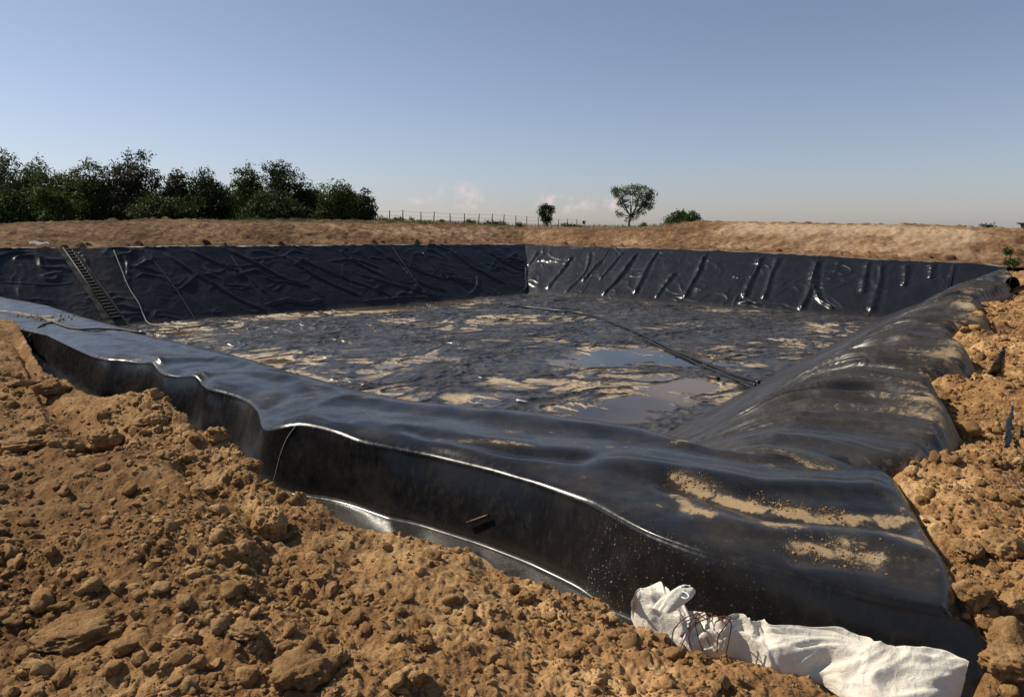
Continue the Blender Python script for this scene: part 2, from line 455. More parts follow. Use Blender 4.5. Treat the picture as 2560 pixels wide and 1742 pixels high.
RW = ([([(1434, 637), (1400, 680), (1365, 726)], .14, .13), ([(1504, 648), (1475, 680), (1450, 706)], .14, .14),
       ([(1593, 629), (1545, 695), (1504, 741)], .15, .18), ([(1640, 629), (1612, 680), (1582, 741)], .14, .15),
       ([(1685, 680), (1660, 715), (1640, 745)], .14, .13), ([(1767, 633), (1735, 695), (1713, 749)], .15, .19),
       ([(1764, 645), (1790, 660), (1800, 680), (1780, 700)], .12, .03), ([(1908, 635), (1880, 695), (1854, 752)], .16, .17),
       ([(1946, 639), (1925, 695), (1908, 752)], .16, .15), ([(2051, 643), (2025, 715), (2005, 779)], .16, .19),
       ([(2030, 640), (2045, 660), (2030, 690)], .14, .05), ([(2095, 650), (2085, 685), (2070, 700)], .14, .04),
       ([(2170, 650), (2160, 710), (2165, 730)], .16, .14), ([(2206, 655), (2195, 720), (2175, 787)], .16, .15),
       ([(2268, 655), (2262, 700), (2250, 720)], .15, .14), ([(2330, 660), (2322, 700)], .14, .12),
       ([(2384, 659), (2376, 700), (2369, 732)], .10, .08), ([(1350, 625), (1320, 665)], .13, .10),
       ([(1480, 625), (1460, 680), (1410, 735)], .12, .10), ([(1560, 628), (1530, 665), (1500, 700)], .10, .10),
       ([(2100, 700), (2150, 695), (2170, 720)], .12, .07), ([(1830, 690), (1860, 695), (1880, 690)], .1, .06),
       ([(1838, 758), (1900, 764), (1960, 774), (2010, 784)], .10, .30), ([(2040, 785), (2090, 793), (2170, 797)], .10, .22), ([(2028, 712), (2050, 745), (2085, 776)], .12, .20), ([(1340, 655), (1370, 652), (1400, 656)], .10, .10)])
rimL = [(-250, 622), (0, 621), (130, 620), (160, 622), (270, 620), (400, 616), (620, 616), (1000, 612), (1310, 611)]
rimR = [(1310, 611), (1434, 617), (1600, 621), (1800, 628), (2051, 640), (2200, 650), (2384, 657), (2480, 663), (2530, 670)]
oL = np.array([-LD[1], LD[0]]); oL = oL if oL @ np.array([-1, 1]) > 0 else -oL
wl_ = wall(FC, LC, oL, rimL, (-4.2, 36), 1100, 190, 21, LW, 1.0, 'far_left_slope_sheet', 1)
dR = (RC - FC) / np.linalg.norm(RC - FC); oR = np.array([-dR[1], dR[0]])
wr_ = wall(FC, RC, oR, rimR, (-4.2, 26.5), 900, 190, 51, RW, .45, 'far_right_slope_sheet', 0, 1.6)

# ---- boundary of the liner against the soil on the right (photo pixels with height)
BND = [(2560, 1900, -.4), (2503, 1742, -.35), (2449, 1624, -.3), (2389, 1527, -.22), (2339, 1355, -.15), (2305, 1282, -.1), (2275, 1214, -.05), (2257, 1172, 0),
       (2303, 1164, 0), (2367, 1160, 0), (2419, 1110, -.05), (2410, 1062, -.05), (2396, 1019, -.03), (2376, 984, 0), (2349, 943, 0), (2300, 930, .05),
       (2376, 914, .05), (2446, 918, -.05), (2440, 887, -.05), (2415, 849, 0), (2396, 829, 0), (2384, 814, .03), (2440, 813, 0), (2490, 808, 0),
       (2489, 794, 0), (2465, 780, 0), (2454, 767, 0), (2460, 748, 0), (2478, 735, 0), (2530, 733, -.1), (2545, 705, -.25), (2535, 682, -.4), (2520, 672, -.5)]
BW = np.array([at(*p) for p in BND])[:, :2]
BW = np.vstack([BW, BW[-1] + np.array([2.0, 5.0])])
def bnd_sd(x, y):
    d, _, _ = poly_dist(x, y, BW)
    P_ = np.vstack([BW, [[80, 60], [80, -5], [2, -5]]])
    ins = np.zeros(x.shape, bool); j = len(P_) - 1
    for i in range(len(P_)):
        xi, yi = P_[i]; xj, yj = P_[j]
        if yi != yj: ins ^= ((yi > y) != (yj > y)) & (x < (xj - xi) * (y - yi) / (yj - yi) + xi)
        j = i
    return d * np.where(ins, 1, -1)       # positive on the soil side

# ---- right bank sheet
def bank_profile(d):
    k = .22
    base = -3 * np.clip(-d / RUN, 0, 1.02)
    t = np.maximum(0, .95 - d) / (RUN + .95) * 3 - .12 * sstep(d, -.6, .95) + .12
    t = np.where(d > .95, .0, t) + .04 * np.sin(np.clip(-d / RUN, 0, 1) * np.pi)
    return -k * np.log1p(np.exp((t - .12) / k)) + k * math.log1p(math.exp(-.12 / k))
def right_bank_z(x, y, detail=True):
    p, q = pq(x, y); n_ = qn(x, y)
    sm = np.logaddexp(p * 3, -n_ * 3) / 3
    z = bank_profile(sm)
    crest = -.5 * sstep(q, 6, 24)
    z = z + crest * sstep(p, -RUN, 0)
    z = z - .34 * (1 - sstep(n_, -.55, .12))
    if detail:
        w = q + .45 * perlin(p * .5, q * .45, 3) + .12 * perlin(p * 1.4, q * 1.2, 4)
        amp = (.2 + .8 * sstep(p, -2.2, .6)) * sstep(p, -RUN, -2.6) * (.25 + .75 * sstep(n_, .2, 2.2))
        w = w + .25 * np.maximum(0, -p - .3) ** 1.3
        f1 = perlin(w * 1.15, p * .16, 31); f2 = perlin(w * 2.9, p * .25 + 5, 32); f3 = perlin(w * 6.2, p * .35 + 9, 33)
        f1 = 1 - 2 * np.abs(f1) ** .8
        f2 = 1 - 2.6 * np.abs(f2) ** .7; f3 = 1 - 2.6 * np.abs(f3) ** .7
        z = z + amp * ((.03 + .08 * sstep(p, -1.2, .8)) * f1 + (.035 + .055 * sstep(p, -1.2, .8)) * f2 * (.8 + perlin(q * .5, p * .3, 36)) + .040 * f3 * (.6 + perlin(q * .9 + 3, p * .5, 37)) + .017 * (1 - 2.6 * np.abs(perlin(w * 11, p * .35, 34)) ** .8))
        z = z + .05 * fbm(x * .7, y * .7, 3, 35) * sstep(p, -RUN, -1)
    sd_ = bnd_sd(x, y)
    z = z - .55 * sstep(sd_, -.28, .16) ** 1.3
    return z
pp = np.concatenate([np.linspace(-RUN - .15, -.6, 110), np.linspace(-.58, 4.2, 260)])
qq = np.concatenate([np.linspace(-12, 2, 720), np.linspace(2.04, 29, 720)])
PPg, QQg = np.meshgrid(pp, qq)
XR = P0[0] + NR[0] * PPg + ER[0] * QQg; YR = P0[1] + NR[1] * PPg + ER[1] * QQg
ZR = right_bank_z(XR, YR)
sdr = bnd_sd(XR, YR)
msk = (qn(XR, YR) > -.35) & (sdr < .35) & (PPg + qn(XR, YR) > -1.6)
wv = QQg + .45 * perlin(PPg * .5, QQg * .45, 3)
dust = .16 * sstep(PPg, -2.5, 1.2) + .44 * np.exp(-np.abs(sdr + .05) / .25) + .40 * np.maximum(0, perlin(wv * 5.5 + 1.2 * np.maximum(0, -PPg - .3) ** 1.3, PPg * .3, 77) + .05)
dust = np.maximum(dust, .62 * np.exp(-((XR - at(1707, 1102, -.2)[0]) ** 2 + (YR - at(1707, 1102, -.2)[1]) ** 2) / .12))
Vr, Fr, Ar = compact(np.stack([XR, YR, ZR], -1).reshape(-1, 3), grid_faces(*XR.shape, msk), {'dust': dust, 'speck': dust * 0})
o_right = mesh_obj('right_bank_sheet', Vr, Fr, M_side, liner, attrs=Ar)

# ---- near bank sheet, from rows traced along the bank, each at its own height
SKEW = .5
def rowAO(pts):
    W_ = np.array([at(*p) for p in pts]); a = (W_[:, :2] - A0) @ EA; o = -((W_[:, :2] - A0) @ EI)
    a = a + SKEW * o
    k = np.argsort(a); return a[k], o[k], W_[k, 2]
crest = [(-700, 560 + 60, .05), (-300, 668, .02), (0, 745, 0), (97, 762, 0), (193, 793, 0), (271, 813, 0), (348, 836, 0), (476, 867, 0), (604, 898, 0), (708, 931, 0), (774, 948, 0), (855, 973, 0), (932, 988, 0),
         (989, 1003, 0), (1061, 1009, 0), (1144, 1018, 0), (1320, 1032, 0), (1387, 1044, 0), (1475, 1056, 0), (1598, 1071, 0), (1681, 1092, -.01), (1790, 1124, -.01), (1900, 1137, 0), (2093, 1134, 0), (2184, 1127, 0), (2260, 1150, 0)]
ridge2 = [(-700, 700, 0), (0, 790, 0), (300, 850, 0), (600, 945, -.01), (800, 1010, 0), (907, 1050, 0), (1061, 1088, 0), (1216, 1110, 0), (1464, 1125, 0), (1681, 1135, 0), (1800, 1146, 0), (1900, 1152, 0), (2093, 1160, 0), (2230, 1180, 0)]
crease = [(-700, 760, -.05), (-100, 800, -.04), (54, 822, -.03), (116, 836, -.03), (155, 855, -.04), (193, 873, -.04), (232, 890, -.05), (271, 899, -.05), (302, 899, -.05), (348, 906, -.05), (379, 901, .015), (391, 921, -.05), (410, 935, -.05), (445, 941, -.05), (490, 935, .015),
          (499, 954, -.05), (519, 970, -.05), (573, 983, -.05), (619, 1001, -.06), (643, 1022, -.075), (648, 1049, -.09), (652, 1066, -.095), (668, 1072, -.085), (697, 1066, -.04), (751, 1057, .005), (794, 1065, .0), (832, 1074, -.01), (900, 1101, -.04),
          (1061, 1132, -.06), (1216, 1169, -.06), (1340, 1205, -.06), (1475, 1254, -.06), (1500, 1271, -.06), (1614, 1333, -.06), (1723, 1374, -.06), (1792, 1396, -.06), (1837, 1401, -.06), (1892, 1419, -.06), (2070, 1463, -.06), (2221, 1500, -.06), (2344, 1522, -.06), (2389, 1527, -.06), (2600, 1560, -.06)]
bottom = [(-700, 820, -.5), (60, 880, -.5), (180, 985, -.52), (300, 1020, -.52), (640, 1190, -.55), (700, 1238, -.55), (760, 1240, -.55), (830, 1243, -.55), (880, 1260, -.55), (950, 1288, -.55), (1060, 1325, -.55), (1200, 1385, -.55), (1390, 1460, -.55), (1600, 1560, -.55), (1900, 1680, -.55), (2100, 1760, -.55), (2300, 1850, -.55), (2700, 1980, -.55)]
ends = [(2225, 1160, 0), (2275, 1214, 0), (2305, 1282, 0), (2339, 1355, -.02), (2367, 1465, -.04), (2389, 1527, -.06), (2449, 1624, -.3), (2503, 1742, -.5), (2540, 1850, -.6)]
A_ = np.concatenate([np.linspace(-4.2, 2.5, 640), np.linspace(2.52, 9, 420), np.linspace(9.05, 26, 160)])
def row_fn(pts, sm):
    a, o, z = rowAO(pts)
    # smooth in a fine uniform grid
    au = np.arange(-6, 28, .01)
    return np.interp(A_, au, smooth1(np.interp(au, a, o), sm)), np.interp(A_, au, smooth1(np.interp(au, a, z), sm))
oc, zc = row_fn(crest, 12); o2, z2 = row_fn(ridge2, 12); o4, z4 = row_fn(crease, 7); o7, z7 = row_fn(bottom, 25)
o2 = np.maximum(o2, oc + .12); o4 = np.maximum(o4, o2 + .15)
o7 = np.clip(o7, o4 + .02, o4 + .15)
cornerm = sstep(-A_, -1.2, .3)       # right of the valley the back of this sheet dives under the side sheet
rows = []
wd_ = o4 - oc
o2 = np.clip(o2, oc + .22 * wd_, oc + .62 * wd_)
kk = np.minimum(.085, (o4 - o2) * .3)
rows.append((oc - RUN - .1, np.full_like(A_, -3.08)))
rows.append((oc - 2.2, np.full_like(A_, -1.70)))
rows.append((oc - .85, -.52 - .3 * cornerm))
rows.append((oc - .28, zc - .10 - .10 * cornerm))
rows.append((oc, zc))
rows.append((oc * .5 + o2 * .5, zc * .5 + z2 * .5 - .035 * np.clip((o2 - oc - .15) * 1.5, 0, 1)))
rows.append((o2, z2))
rows.append((o2 * .6 + o4 * .4, z2 * .6 + (z4 + .032) * .4 + .004))
rows.append((o2 * .2 + o4 * .8 - kk * .6, z2 * .15 + (z4 + .032) * .85 + .004))
rows.append((o4 - kk * .62, z4 + .017))
rows.append((o4 - .004, z4 - .008))
rows.append((o4 + .014, z4 - .055))
rows.append((o4 * .5 + o7 * .5 + .01, z4 * .5 + z7 * .5))
rows.append((o7 - .0, z7 + .060))
rows.append((o7 + .012, z7 + .022))
rows.append((o7 + .040, z7 + .003))
rows.append((o7 + .11, z7 - .002))
rows.append((o7 + .30, z7 - .010))
rows.append((o7 + .9, z7 - .03))
RO = np.array([r[0] for r in rows]); RZ = np.array([r[1] for r in rows])
nseg = [6, 6, 10, 14, 24, 24, 30, 34, 16, 14, 14, 16, 20, 12, 8, 8, 6, 6]
tt = np.concatenate([i + np.arange(k) / k for i, k in enumerate(nseg)] + [[len(rows) - 1]])
def cm_rows(Mx):
    Q = np.vstack([2 * Mx[:1] - Mx[1:2], Mx, 2 * Mx[-1:] - Mx[-2:-1]])
    i = np.minimum(tt.astype(int), len(Mx) - 2); f = (tt - i)[:, None]
    a, b, c, d = Q[i], Q[i + 1], Q[i + 2], Q[i + 3]
    m1 = (c - a) / 2; m2 = (d - b) / 2
    return (2 * f ** 3 - 3 * f ** 2 + 1) * b + (f ** 3 - 2 * f ** 2 + f) * m1 + (-2 * f ** 3 + 3 * f ** 2) * c + (f ** 3 - f ** 2) * m2
OO = cm_rows(RO); ZZ = cm_rows(RZ); AA = np.broadcast_to(A_, OO.shape).copy()
XN = A0[0] + EA[0] * (AA - SKEW * OO) - EI[0] * OO; YN = A0[1] + EA[1] * (AA - SKEW * OO) - EI[1] * OO
rowpos = np.broadcast_to(tt[:, None], OO.shape)
topm = sstep(rowpos, 3.2, 4.3) * (1 - sstep(rowpos, 8.3, 9.6))     # the walkable top between crest and outer edge
facem = sstep(rowpos, 10.5, 11.5) * (1 - sstep(rowpos, 12.6, 13.4))
def pz(pts, z=0): return [tuple(at(p[0], p[1], z)[:2]) for p in pts]
def ridge(pts, w, a, z=0):
    global ZZ
    d, ps, sg = poly_dist(XN, YN, catmull(pz(pts, z), 24)); ZZ = ZZ + topm * a * np.exp(-(d / w) ** 2) * sstep(ps, 0, .12) * sstep(1 - ps, 0, .12)
ridge([(1600, 1190), (1760, 1222), (1930, 1272), (2060, 1288), (2200, 1300), (2310, 1320)], .10, -.05)   # sandy furrow
ridge([(1450, 1150), (1700, 1175), (1900, 1210), (2100, 1215), (2250, 1225)], .16, .035)
ridge([(1700, 1260), (1850, 1310), (2050, 1330), (2200, 1350), (2300, 1400)], .13, .03)
ridge([(1950, 1375), (2100, 1385), (2220, 1400)], .08, -.025)
ridge([(980, 1060), (1150, 1100), (1300, 1130), (1500, 1150)], .09, -.03)
ridge([(495, 938), (560, 930), (640, 930), (720, 945)], .11, .025)
ridge([(382, 905), (450, 898), (540, 898)], .13, .02)
ridge([(660, 1010), (720, 985), (800, 965)], .14, -.03)
ridge([(751, 1052), (800, 1010), (860, 990), (960, 1000)], .07, .012)
ZZ = ZZ + topm * (.018 * fbm(XN * 1.1, YN * 1.1, 3, 61) + .008 * perlin(XN * 3, YN * 3, 62))
OO2 = facem * (.012 * fbm(AA * .9, ZZ * .8, 3, 63))
XN = XN - EI[0] * OO2; YN = YN - EI[1] * OO2
# right end rolls over towards the soil
_e = np.array([at(*p) for p in ends])[:, :2] - A0; ea = _e @ EA - SKEW * (_e @ EI)
ae = np.interp(rowpos, [0, 4.0, 6.0, 7.0, 8.0, 9.0, 10.0, 12.0, 13.0, 15.0], [ea[0] - 1.6, ea[0], ea[1], ea[2], ea[3], ea[4], ea[5], ea[6], ea[7], ea[8]])
roll = np.maximum(0, (ae + .10 - .10 * sstep(rowpos, 10, 12)) - AA)
ZZ = ZZ - .6 * (1 - np.exp(-(roll / .24) ** 2.2))
Vn = np.stack([XN, YN, ZZ], -1).reshape(-1, 3)
keepn = (AA > ae - .75) & ~((AA < -.2) & (rowpos < 2.6))
def spot(pts, w, a=1.0, z=-.02):
    pts = pz(pts, z)
    if len(pts) == 1: pts = pts + [(pts[0][0] + .001, pts[0][1])]
    d, ps, sg = poly_dist(XN, YN, pts); return a * np.exp(-(d / w) ** 2)
dust = np.zeros(XN.shape)
for pts, w, a in [([(1690, 1198), (1760, 1222), (1850, 1248), (1930, 1268), (2060, 1287), (2180, 1296), (2300, 1305)], .055, .74),
                  ([(1700, 1200), (1760, 1222)], .09, .62), ([(1690, 1240), (1740, 1280), (1790, 1300)], .08, .60), ([(1930, 1312), (1980, 1325)], .09, .68),
                  ([(1980, 1362), (2060, 1372), (2120, 1378), (2190, 1395)], .07, .66), ([(2120, 1365), (2190, 1385)], .10, .50), ([(2230, 1350), (2285, 1365)], .07, .62),
                  ([(2260, 1200), (2330, 1300), (2352, 1400)], .10, .50), ([(2200, 1235), (2270, 1290)], .05, .50), ([(1700, 1105), (1760, 1098)], .10, .68), ([(1880, 1120), (1930, 1130)], .05, .65),
                  ([(1350, 1095), (1400, 1085)], .07, .42), ([(940, 1040), (1150, 1060), (1380, 1075)], .20, .30), ([(1100, 1098), (1330, 1122)], .05, .45),
                  ([(660, 990), (760, 1000)], .25, .34), ([(560, 940), (640, 930)], .2, .30), ([(1500, 1120), (1700, 1112)], .12, .35), ([(860, 985), (930, 1000)], .08, .4),
                  ([(1900, 1170), (2060, 1165)], .15, .36), ([(0, 775), (110, 790), (140, 800)], .12, .72), ([(1480, 1200), (1650, 1260)], .2, .30),
                  ([(1850, 1330), (2100, 1320), (2280, 1420)], .25, .30)]:
    dust = np.maximum(dust, spot(pts, w * 1.15, a))
dust = dust * (.88 + .62 * fbm(XN * 5 + .6 * YN, YN * 7, 6, 655, .7))
dust = np.maximum(dust, .30 * np.exp(-np.abs(ZZ - (-.5)) / .08) * sstep(rowpos, 12.4, 13.5))
dust = np.maximum(dust, topm * (.13 + .24 * fbm(XN * 2.2, YN * 2.2, 4, 656, .6)))
speck = spot([(1500, 1300), (1700, 1400), (1850, 1460)], .22) + .6 * spot([(1350, 1250), (1500, 1290)], .1) + .3 * spot([(700, 900), (400, 850)], .5)
Vn, Fn, An = compact(Vn, grid_faces(*XN.shape, keepn), {'dust': dust, 'speck': speck})
o_near = mesh_obj('near_bank_sheet', Vn, Fn, M_near, liner, attrs=An)

# ---- pond floor
def basin(x, y, pts, w, a):
    W_ = [tuple(at(p[0], p[1], -3)[:2]) for p in pts]
    if len(W_) == 1: W_.append((W_[0][0] + .01, W_[0][1]))
    d, _, _ = poly_dist(x, y, W_); return a * np.exp(-(d / w) ** 2)
def floor_z(x, y):
    z = .030 + .030 * fbm(x * .16, y * .16, 3, 91)
    wx = x + .9 * perlin(x * .35, y * .35, 92); wy = y + .9 * perlin(x * .35 + 7, y * .35, 93)
    a = (1 - np.abs(perlin(wx * .42, wy * .62, 94))) ** 7
    b = (1 - np.abs(perlin(wx * .95 + 4, wy * 1.25, 95))) ** 6 * (.3 + np.maximum(0, perlin(x * .3, y * .3, 98) + .5))
    c = (1 - np.abs(perlin(wx * 2.2, wy * 2.9, 96))) ** 4
    d_ = (1 - np.abs(perlin(wx * 4.4, wy * 6.0, 197))) ** 3
    z = z + .060 * a + .060 * b + .027 * c + .011 * d_ + .010 * fbm(wx * 1.6, wy * 1.6, 3, 97)
    ba = 0
    for pts, w, am in [([(1480, 905), (1620, 890), (1760, 905)], 1.5, .11), ([(1500, 1040), (1640, 1000), (1700, 960)], 1.1, .11), ([(960, 925), (1080, 900)], .9, .06),
                       ([(800, 775), (1000, 765), (1120, 755)], 1.9, .13), ([(1300, 965), (1200, 1000)], .8, .05), ([(430, 835), (480, 830)], 1.0, .10), ([(1900, 810), (2050, 815)], .8, .05),
                       ([(1280, 800), (1340, 795)], 1.0, .06), ([(690, 905), (780, 900)], .5, .06), ([(1750, 890), (1850, 895)], .8, .05), ([(860, 1000), (1000, 985)], .7, .07)]:
        ba = np.maximum(ba, basin(x, y, pts, w, am))
    z = z - ba - .012
    return -3 + z
un = np.linspace(-.01, 1.01, 1150); vn = np.linspace(-.02, 1.01, 1000) ** 1.0
UU, VV = np.meshgrid(un, vn)
c00, c10, c01, c11 = NC, RC, LC, FC
XF = (c00[0] * (1 - UU) * (1 - VV) + c10[0] * (1 - UU) * VV + c01[0] * UU * (1 - VV) + c11[0] * UU * VV)
YF = (c00[1] * (1 - UU) * (1 - VV) + c10[1] * (1 - UU) * VV + c01[1] * UU * (1 - VV) + c11[1] * UU * VV)
ZF = floor_z(XF, YF)
WATER = -3 + .012
hgt = ZF - WATER
mud = np.clip((.058 - hgt) / .045, 0, 1) * (.62 + .8 * perlin(XF * .22, YF * .22, 99) + .4 * perlin(XF * .9, YF * .9, 100))
nb = sum(basin(XF, YF, p, w, 1) for p, w in [([(640, 880), (760, 920), (860, 960)], 1.6), ([(1000, 1000), (1150, 1000)], .9), ([(440, 825), (640, 800), (900, 790)], 2.2), ([(1300, 960), (1500, 970)], 1.0),
                                            ([(1260, 790), (1350, 800)], 1.5), ([(1850, 870), (1950, 860)], 1.5), ([(1880, 790), (2100, 815)], 1.6), ([(1650, 745), (1850, 770)], 1.5), ([(1450, 735), (1300, 735)], 1.2)])
mud = mud + np.clip(nb, 0, 1) * np.clip(1.25 - np.maximum(0, hgt - .01) / .075, 0, 1) * (.55 + .5 * perlin(XF * 1.1, YF * 1.1, 101))
M_floor, nt, b = newmat('black_liner_floor')
v = pos_node(nt)
md = attr(nt, 'mud')
brk = mth(nt, 'ADD', mth(nt, 'MULTIPLY', noise(nt, v, 3.5, 9, .75, 1.2), 1.25), -.12)
mf = mth(nt, 'MULTIPLY', mth(nt, 'SUBTRACT', mth(nt, 'ADD', md, brk), 1.02), 2.6, True)
sand = mix(nt, ramp(nt, noise(nt, v, .8, 6, .7), [(.35, 0.), (.65, 1.)]), (.20, .145, .09), (.46, .36, .24))
thin = mth(nt, 'MULTIPLY', ramp(nt, noise(nt, v, 1.7, 6, .7, .5), [(.38, 0.), (.70, 1.)]), .34)
col = mix(nt, thin, (.012, .013, .017), (.25, .21, .16))
col = mix(nt, mf, col, sand)
nt.links.new(col, b.inputs['Base Color'])
rr = mix(nt, mf, ramp(nt, noise(nt, v, 6, 4, .6), [(.3, .26), (.7, .42)]), (.55, .55, .55))
nt.links.new(rr, b.inputs['Roughness'])
bump(nt, b, noise(nt, v, 5, 4, .55, .4), .3, .03)
mesh_obj('floor_sheet', np.stack([XF, YF, ZF], -1).reshape(-1, 3), grid_faces(*XF.shape), M_floor, liner, attrs={'mud': mud})
M_water, nt, b = newmat('muddy_water')
v = pos_node(nt)
wc = mix(nt, ramp(nt, noise(nt, v, .16, 3, .5), [(.42, 0.), (.58, 1.)]), (.025, .024, .022), (.14, .10, .062))
nt.links.new(wc, b.inputs['Base Color']); b.inputs['Roughness'].default_value = .03; b.inputs['IOR'].default_value = 1.33
bump(nt, b, noise(nt, v, 5, 2, .5), .04, .02)
wx_, wy_ = np.meshgrid(np.linspace(0, 1, 40), np.linspace(0, 1, 40))
XW = (c00[0] * (1 - wx_) * (1 - wy_) + c10[0] * (1 - wx_) * wy_ + c01[0] * wx_ * (1 - wy_) + c11[0] * wx_ * wy_)
YW = (c00[1] * (1 - wx_) * (1 - wy_) + c10[1] * (1 - wx_) * wy_ + c01[1] * wx_ * (1 - wy_) + c11[1] * wx_ * wy_)
tag(mesh_obj('water', np.stack([XW, YW, XW * 0 + WATER], -1).reshape(-1, 3), grid_faces(40, 40), M_water),
    'shallow muddy rainwater standing in puddles on the black pit floor', 'water', kind='structure')

# ------------------------------------------------------------------ foreground soil (heap between camera and liner)
SIL = [(-900, 740, .45), (-600, 750, .38), (-200, 770, .25), (0, 784, .13), (45, 792, .08), (62, 852, .12), (80, 905, .15), (160, 955, .15), (230, 985, .15), (300, 968, .22), (400, 974, .22), (470, 1050, .15), (560, 1100, .1),
       (610, 1125, .05), (650, 1200, .0), (745, 1248, -.05), (870, 1306, -.1), (1050, 1335, -.12), (1180, 1380, -.2), (1300, 1446, -.24), (1390, 1480, -.26), (1480, 1485, -.27),
       (1530, 1535, -.27), (1600, 1565, -.27), (1700, 1592, -.28), (1780, 1610, -.29), (1830, 1612, -.30), (1860, 1622, -.30), (1890, 1650, -.30), (1930, 1665, -.30), (2000, 1674, -.30), (2050, 1696, -.31), (2110, 1742, -.32), (2300, 1850, -.35), (2700, 2000, -.4), (3400, 2100, -.4)]
SW = np.array([at(*p) for p in SIL]); saz = SW[:, 0] / SW[:, 1]; sr = np.hypot(SW[:, 0], SW[:, 1])
_au = np.linspace(-6.5, 2.2, 3200)
_k = np.argsort(saz)
_ru = smooth1(np.interp(_au, saz[_k], sr[_k]), 4); _zu = smooth1(np.interp(_au, saz[_k], SW[:, 2][_k]), 4)
def clodnoise(x, y, k=1.0):
    m = sstep(fbm(x * .9, y * .9, 3, 201), -.35, .45)
    z = .050 * fbm(x * 1.1, y * 1.1, 3, 202) + .034 * fbm(x * 3.3, y * 3.3, 5, 203, .6)
    z = z + .012 * np.abs(perlin(x * 11, y * 11, 204)) + .006 * np.abs(perlin(x * 25, y * 25, 205)) * 1.5
    z = z + m * (lumps(x + .03 * perlin(x * 9, y * 9, 206), y + .03 * perlin(x * 9 + 4, y * 9, 207), .16, 210, .5, .55) * .9)
    z = z + (.35 + .65 * m) * lumps(x + .012 * perlin(x * 20, y * 20, 208), y, .075, 220, .65, .75) + lumps(x, y, .036, 230, .75, .8) * (.4 + .6 * m)
    return z * k
def soil_left_z(x, y, detail=True):
    r = np.hypot(x, y); az = x / np.maximum(y, .05)
    rs = np.interp(az, _au, _ru); zs = np.interp(az, _au, _zu)
    t = np.clip((r - 1.2) / (rs - 1.2), 0, 1)
    z = zs * t + .03 * np.sin(t * 3.1)
    z = z - .09 * np.exp(-((r / rs - .80) / .07) ** 2) * sstep(-az, .25, .45)          # a step in the heap on the left
    z = np.where(r > rs, zs - 1.1 * (r - rs) - .02, z)
    z = np.maximum(z, -.74)
    if detail:
        z = z + clodnoise(x, y) * (1 - .55 * sstep(r - rs, -.06, .02))
        z = z - .045 * sstep(r - rs, -.12, .0)
    return z
na, nr_ = 1500, 860
aza = np.concatenate([np.linspace(-6, -1.12, 150), np.linspace(-1.1, 1.25, na - 150)])
rad = .7 * (14 / .7) ** np.linspace(0, 1, nr_)
AZ, RD_ = np.meshgrid(aza, rad)
YS = RD_ / np.sqrt(1 + AZ ** 2); XS = AZ * YS
ZS = soil_left_z(XS, YS)
mk = (RD_ < np.interp(AZ, _au, _ru) + .75) & (XS < 3.2)
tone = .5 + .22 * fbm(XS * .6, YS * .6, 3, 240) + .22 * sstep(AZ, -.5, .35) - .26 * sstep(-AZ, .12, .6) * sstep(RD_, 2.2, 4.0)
Vs, Fs, As = compact(np.stack([XS, YS, ZS], -1).reshape(-1, 3), grid_faces(nr_, na, mk), {'tone': tone})
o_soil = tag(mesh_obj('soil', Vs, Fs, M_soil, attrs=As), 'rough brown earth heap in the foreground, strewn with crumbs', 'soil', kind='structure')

# ------------------------------------------------------------------ soil on the right of the pit
MND = [((2300, 905, .02), .40, .20), ((2200, 915, .02), .25, .13), ((2450, 800, 0), .5, .14), ((2330, 1165, -.05), .22, .14), ((2400, 1150, -.08), .25, .10), ((2500, 1130, -.1), .3, .10), ((2540, 980, -.1), .5, .12),
       ((2400, 740 + 70, 0), .5, .14), ((2540, 850, 0), .6, .14), ((2450, 1230, -.1), .3, .1)]
def soil_right_z(x, y, detail=True):
    sd_ = bnd_sd(x, y)
    p, q = pq(x, y)
    z = -.22 + .10 * (1 - sstep(y, 4.2, 7)) * sstep(y, 2.5, 3.3) - .16 * (1 - sstep(y, 2.3, 3.1)) + .10 * sstep(sd_, .1, 1.2) + .10 * fbm(x * .35, y * .35, 3, 301)
    z = z - .36 * sstep(q, 2, 22) + .5 * sstep(p, 4, 11) + 1.7 * sstep(p, 6, 22) * sstep(q, 4, 22)
    for c, w, a in MND:
        m = at(*c); z = z + a * np.exp(-((x - m[0]) ** 2 + (y - m[1]) ** 2) / w ** 2)
    if detail:
        sc = 1 + .05 * np.maximum(0, y - 6)
        z = z + clodnoise(x + 40, y) * np.minimum(1.25, sc) * 1.15
    # patches lying on the liner
    lo = -.75 * sstep(-sd_, .02, .38)
    z = z + lo
    zl = right_bank_z(x, y, False) if detail is not None else z
    cn_ = clodnoise(x + 40, y) * 1.2 if detail else 0
    for c, w, a in [((2350, 928, .0), .24, .30), ((2430, 806, .02), .45, .34), ((2460, 798, .02), .6, .32)]:
        m = at(*c); g_ = np.exp(-((x - m[0]) ** 2 + ((y - m[1]) * .8) ** 2) / w ** 2)
        z = np.where((g_ > .15) & (sd_ < .3), np.maximum(z, zl - .18 + .26 * g_ * (a / .34) + 1.1 * cn_ + .09 * fbm(x * 2.4, y * 2.4, 4, 333)), z)
    return z
def azgrid(a0, a1, n, y0, y1, m, pw=1.0):
    aa = np.linspace(a0, a1, n); yy = y0 * (y1 / y0) ** (np.linspace(0, 1, m) ** pw)
    A2, Y2 = np.meshgrid(aa, yy); return A2, A2 * Y2, Y2
A2, XR2, YR2 = azgrid(.36, 2.2, 900, .9, 46, 1080)
ZR2 = soil_right_z(XR2, YR2)
p2, q2 = pq(XR2, YR2)
mk = (bnd_sd(XR2, YR2) > -1.6) & (p2 > .2) & (YR2 < 38 + 0 * XR2)
tone = .62 + .25 * fbm(XR2 * .5, YR2 * .5, 3, 340) + .12 * sstep(YR2, 4, 12)
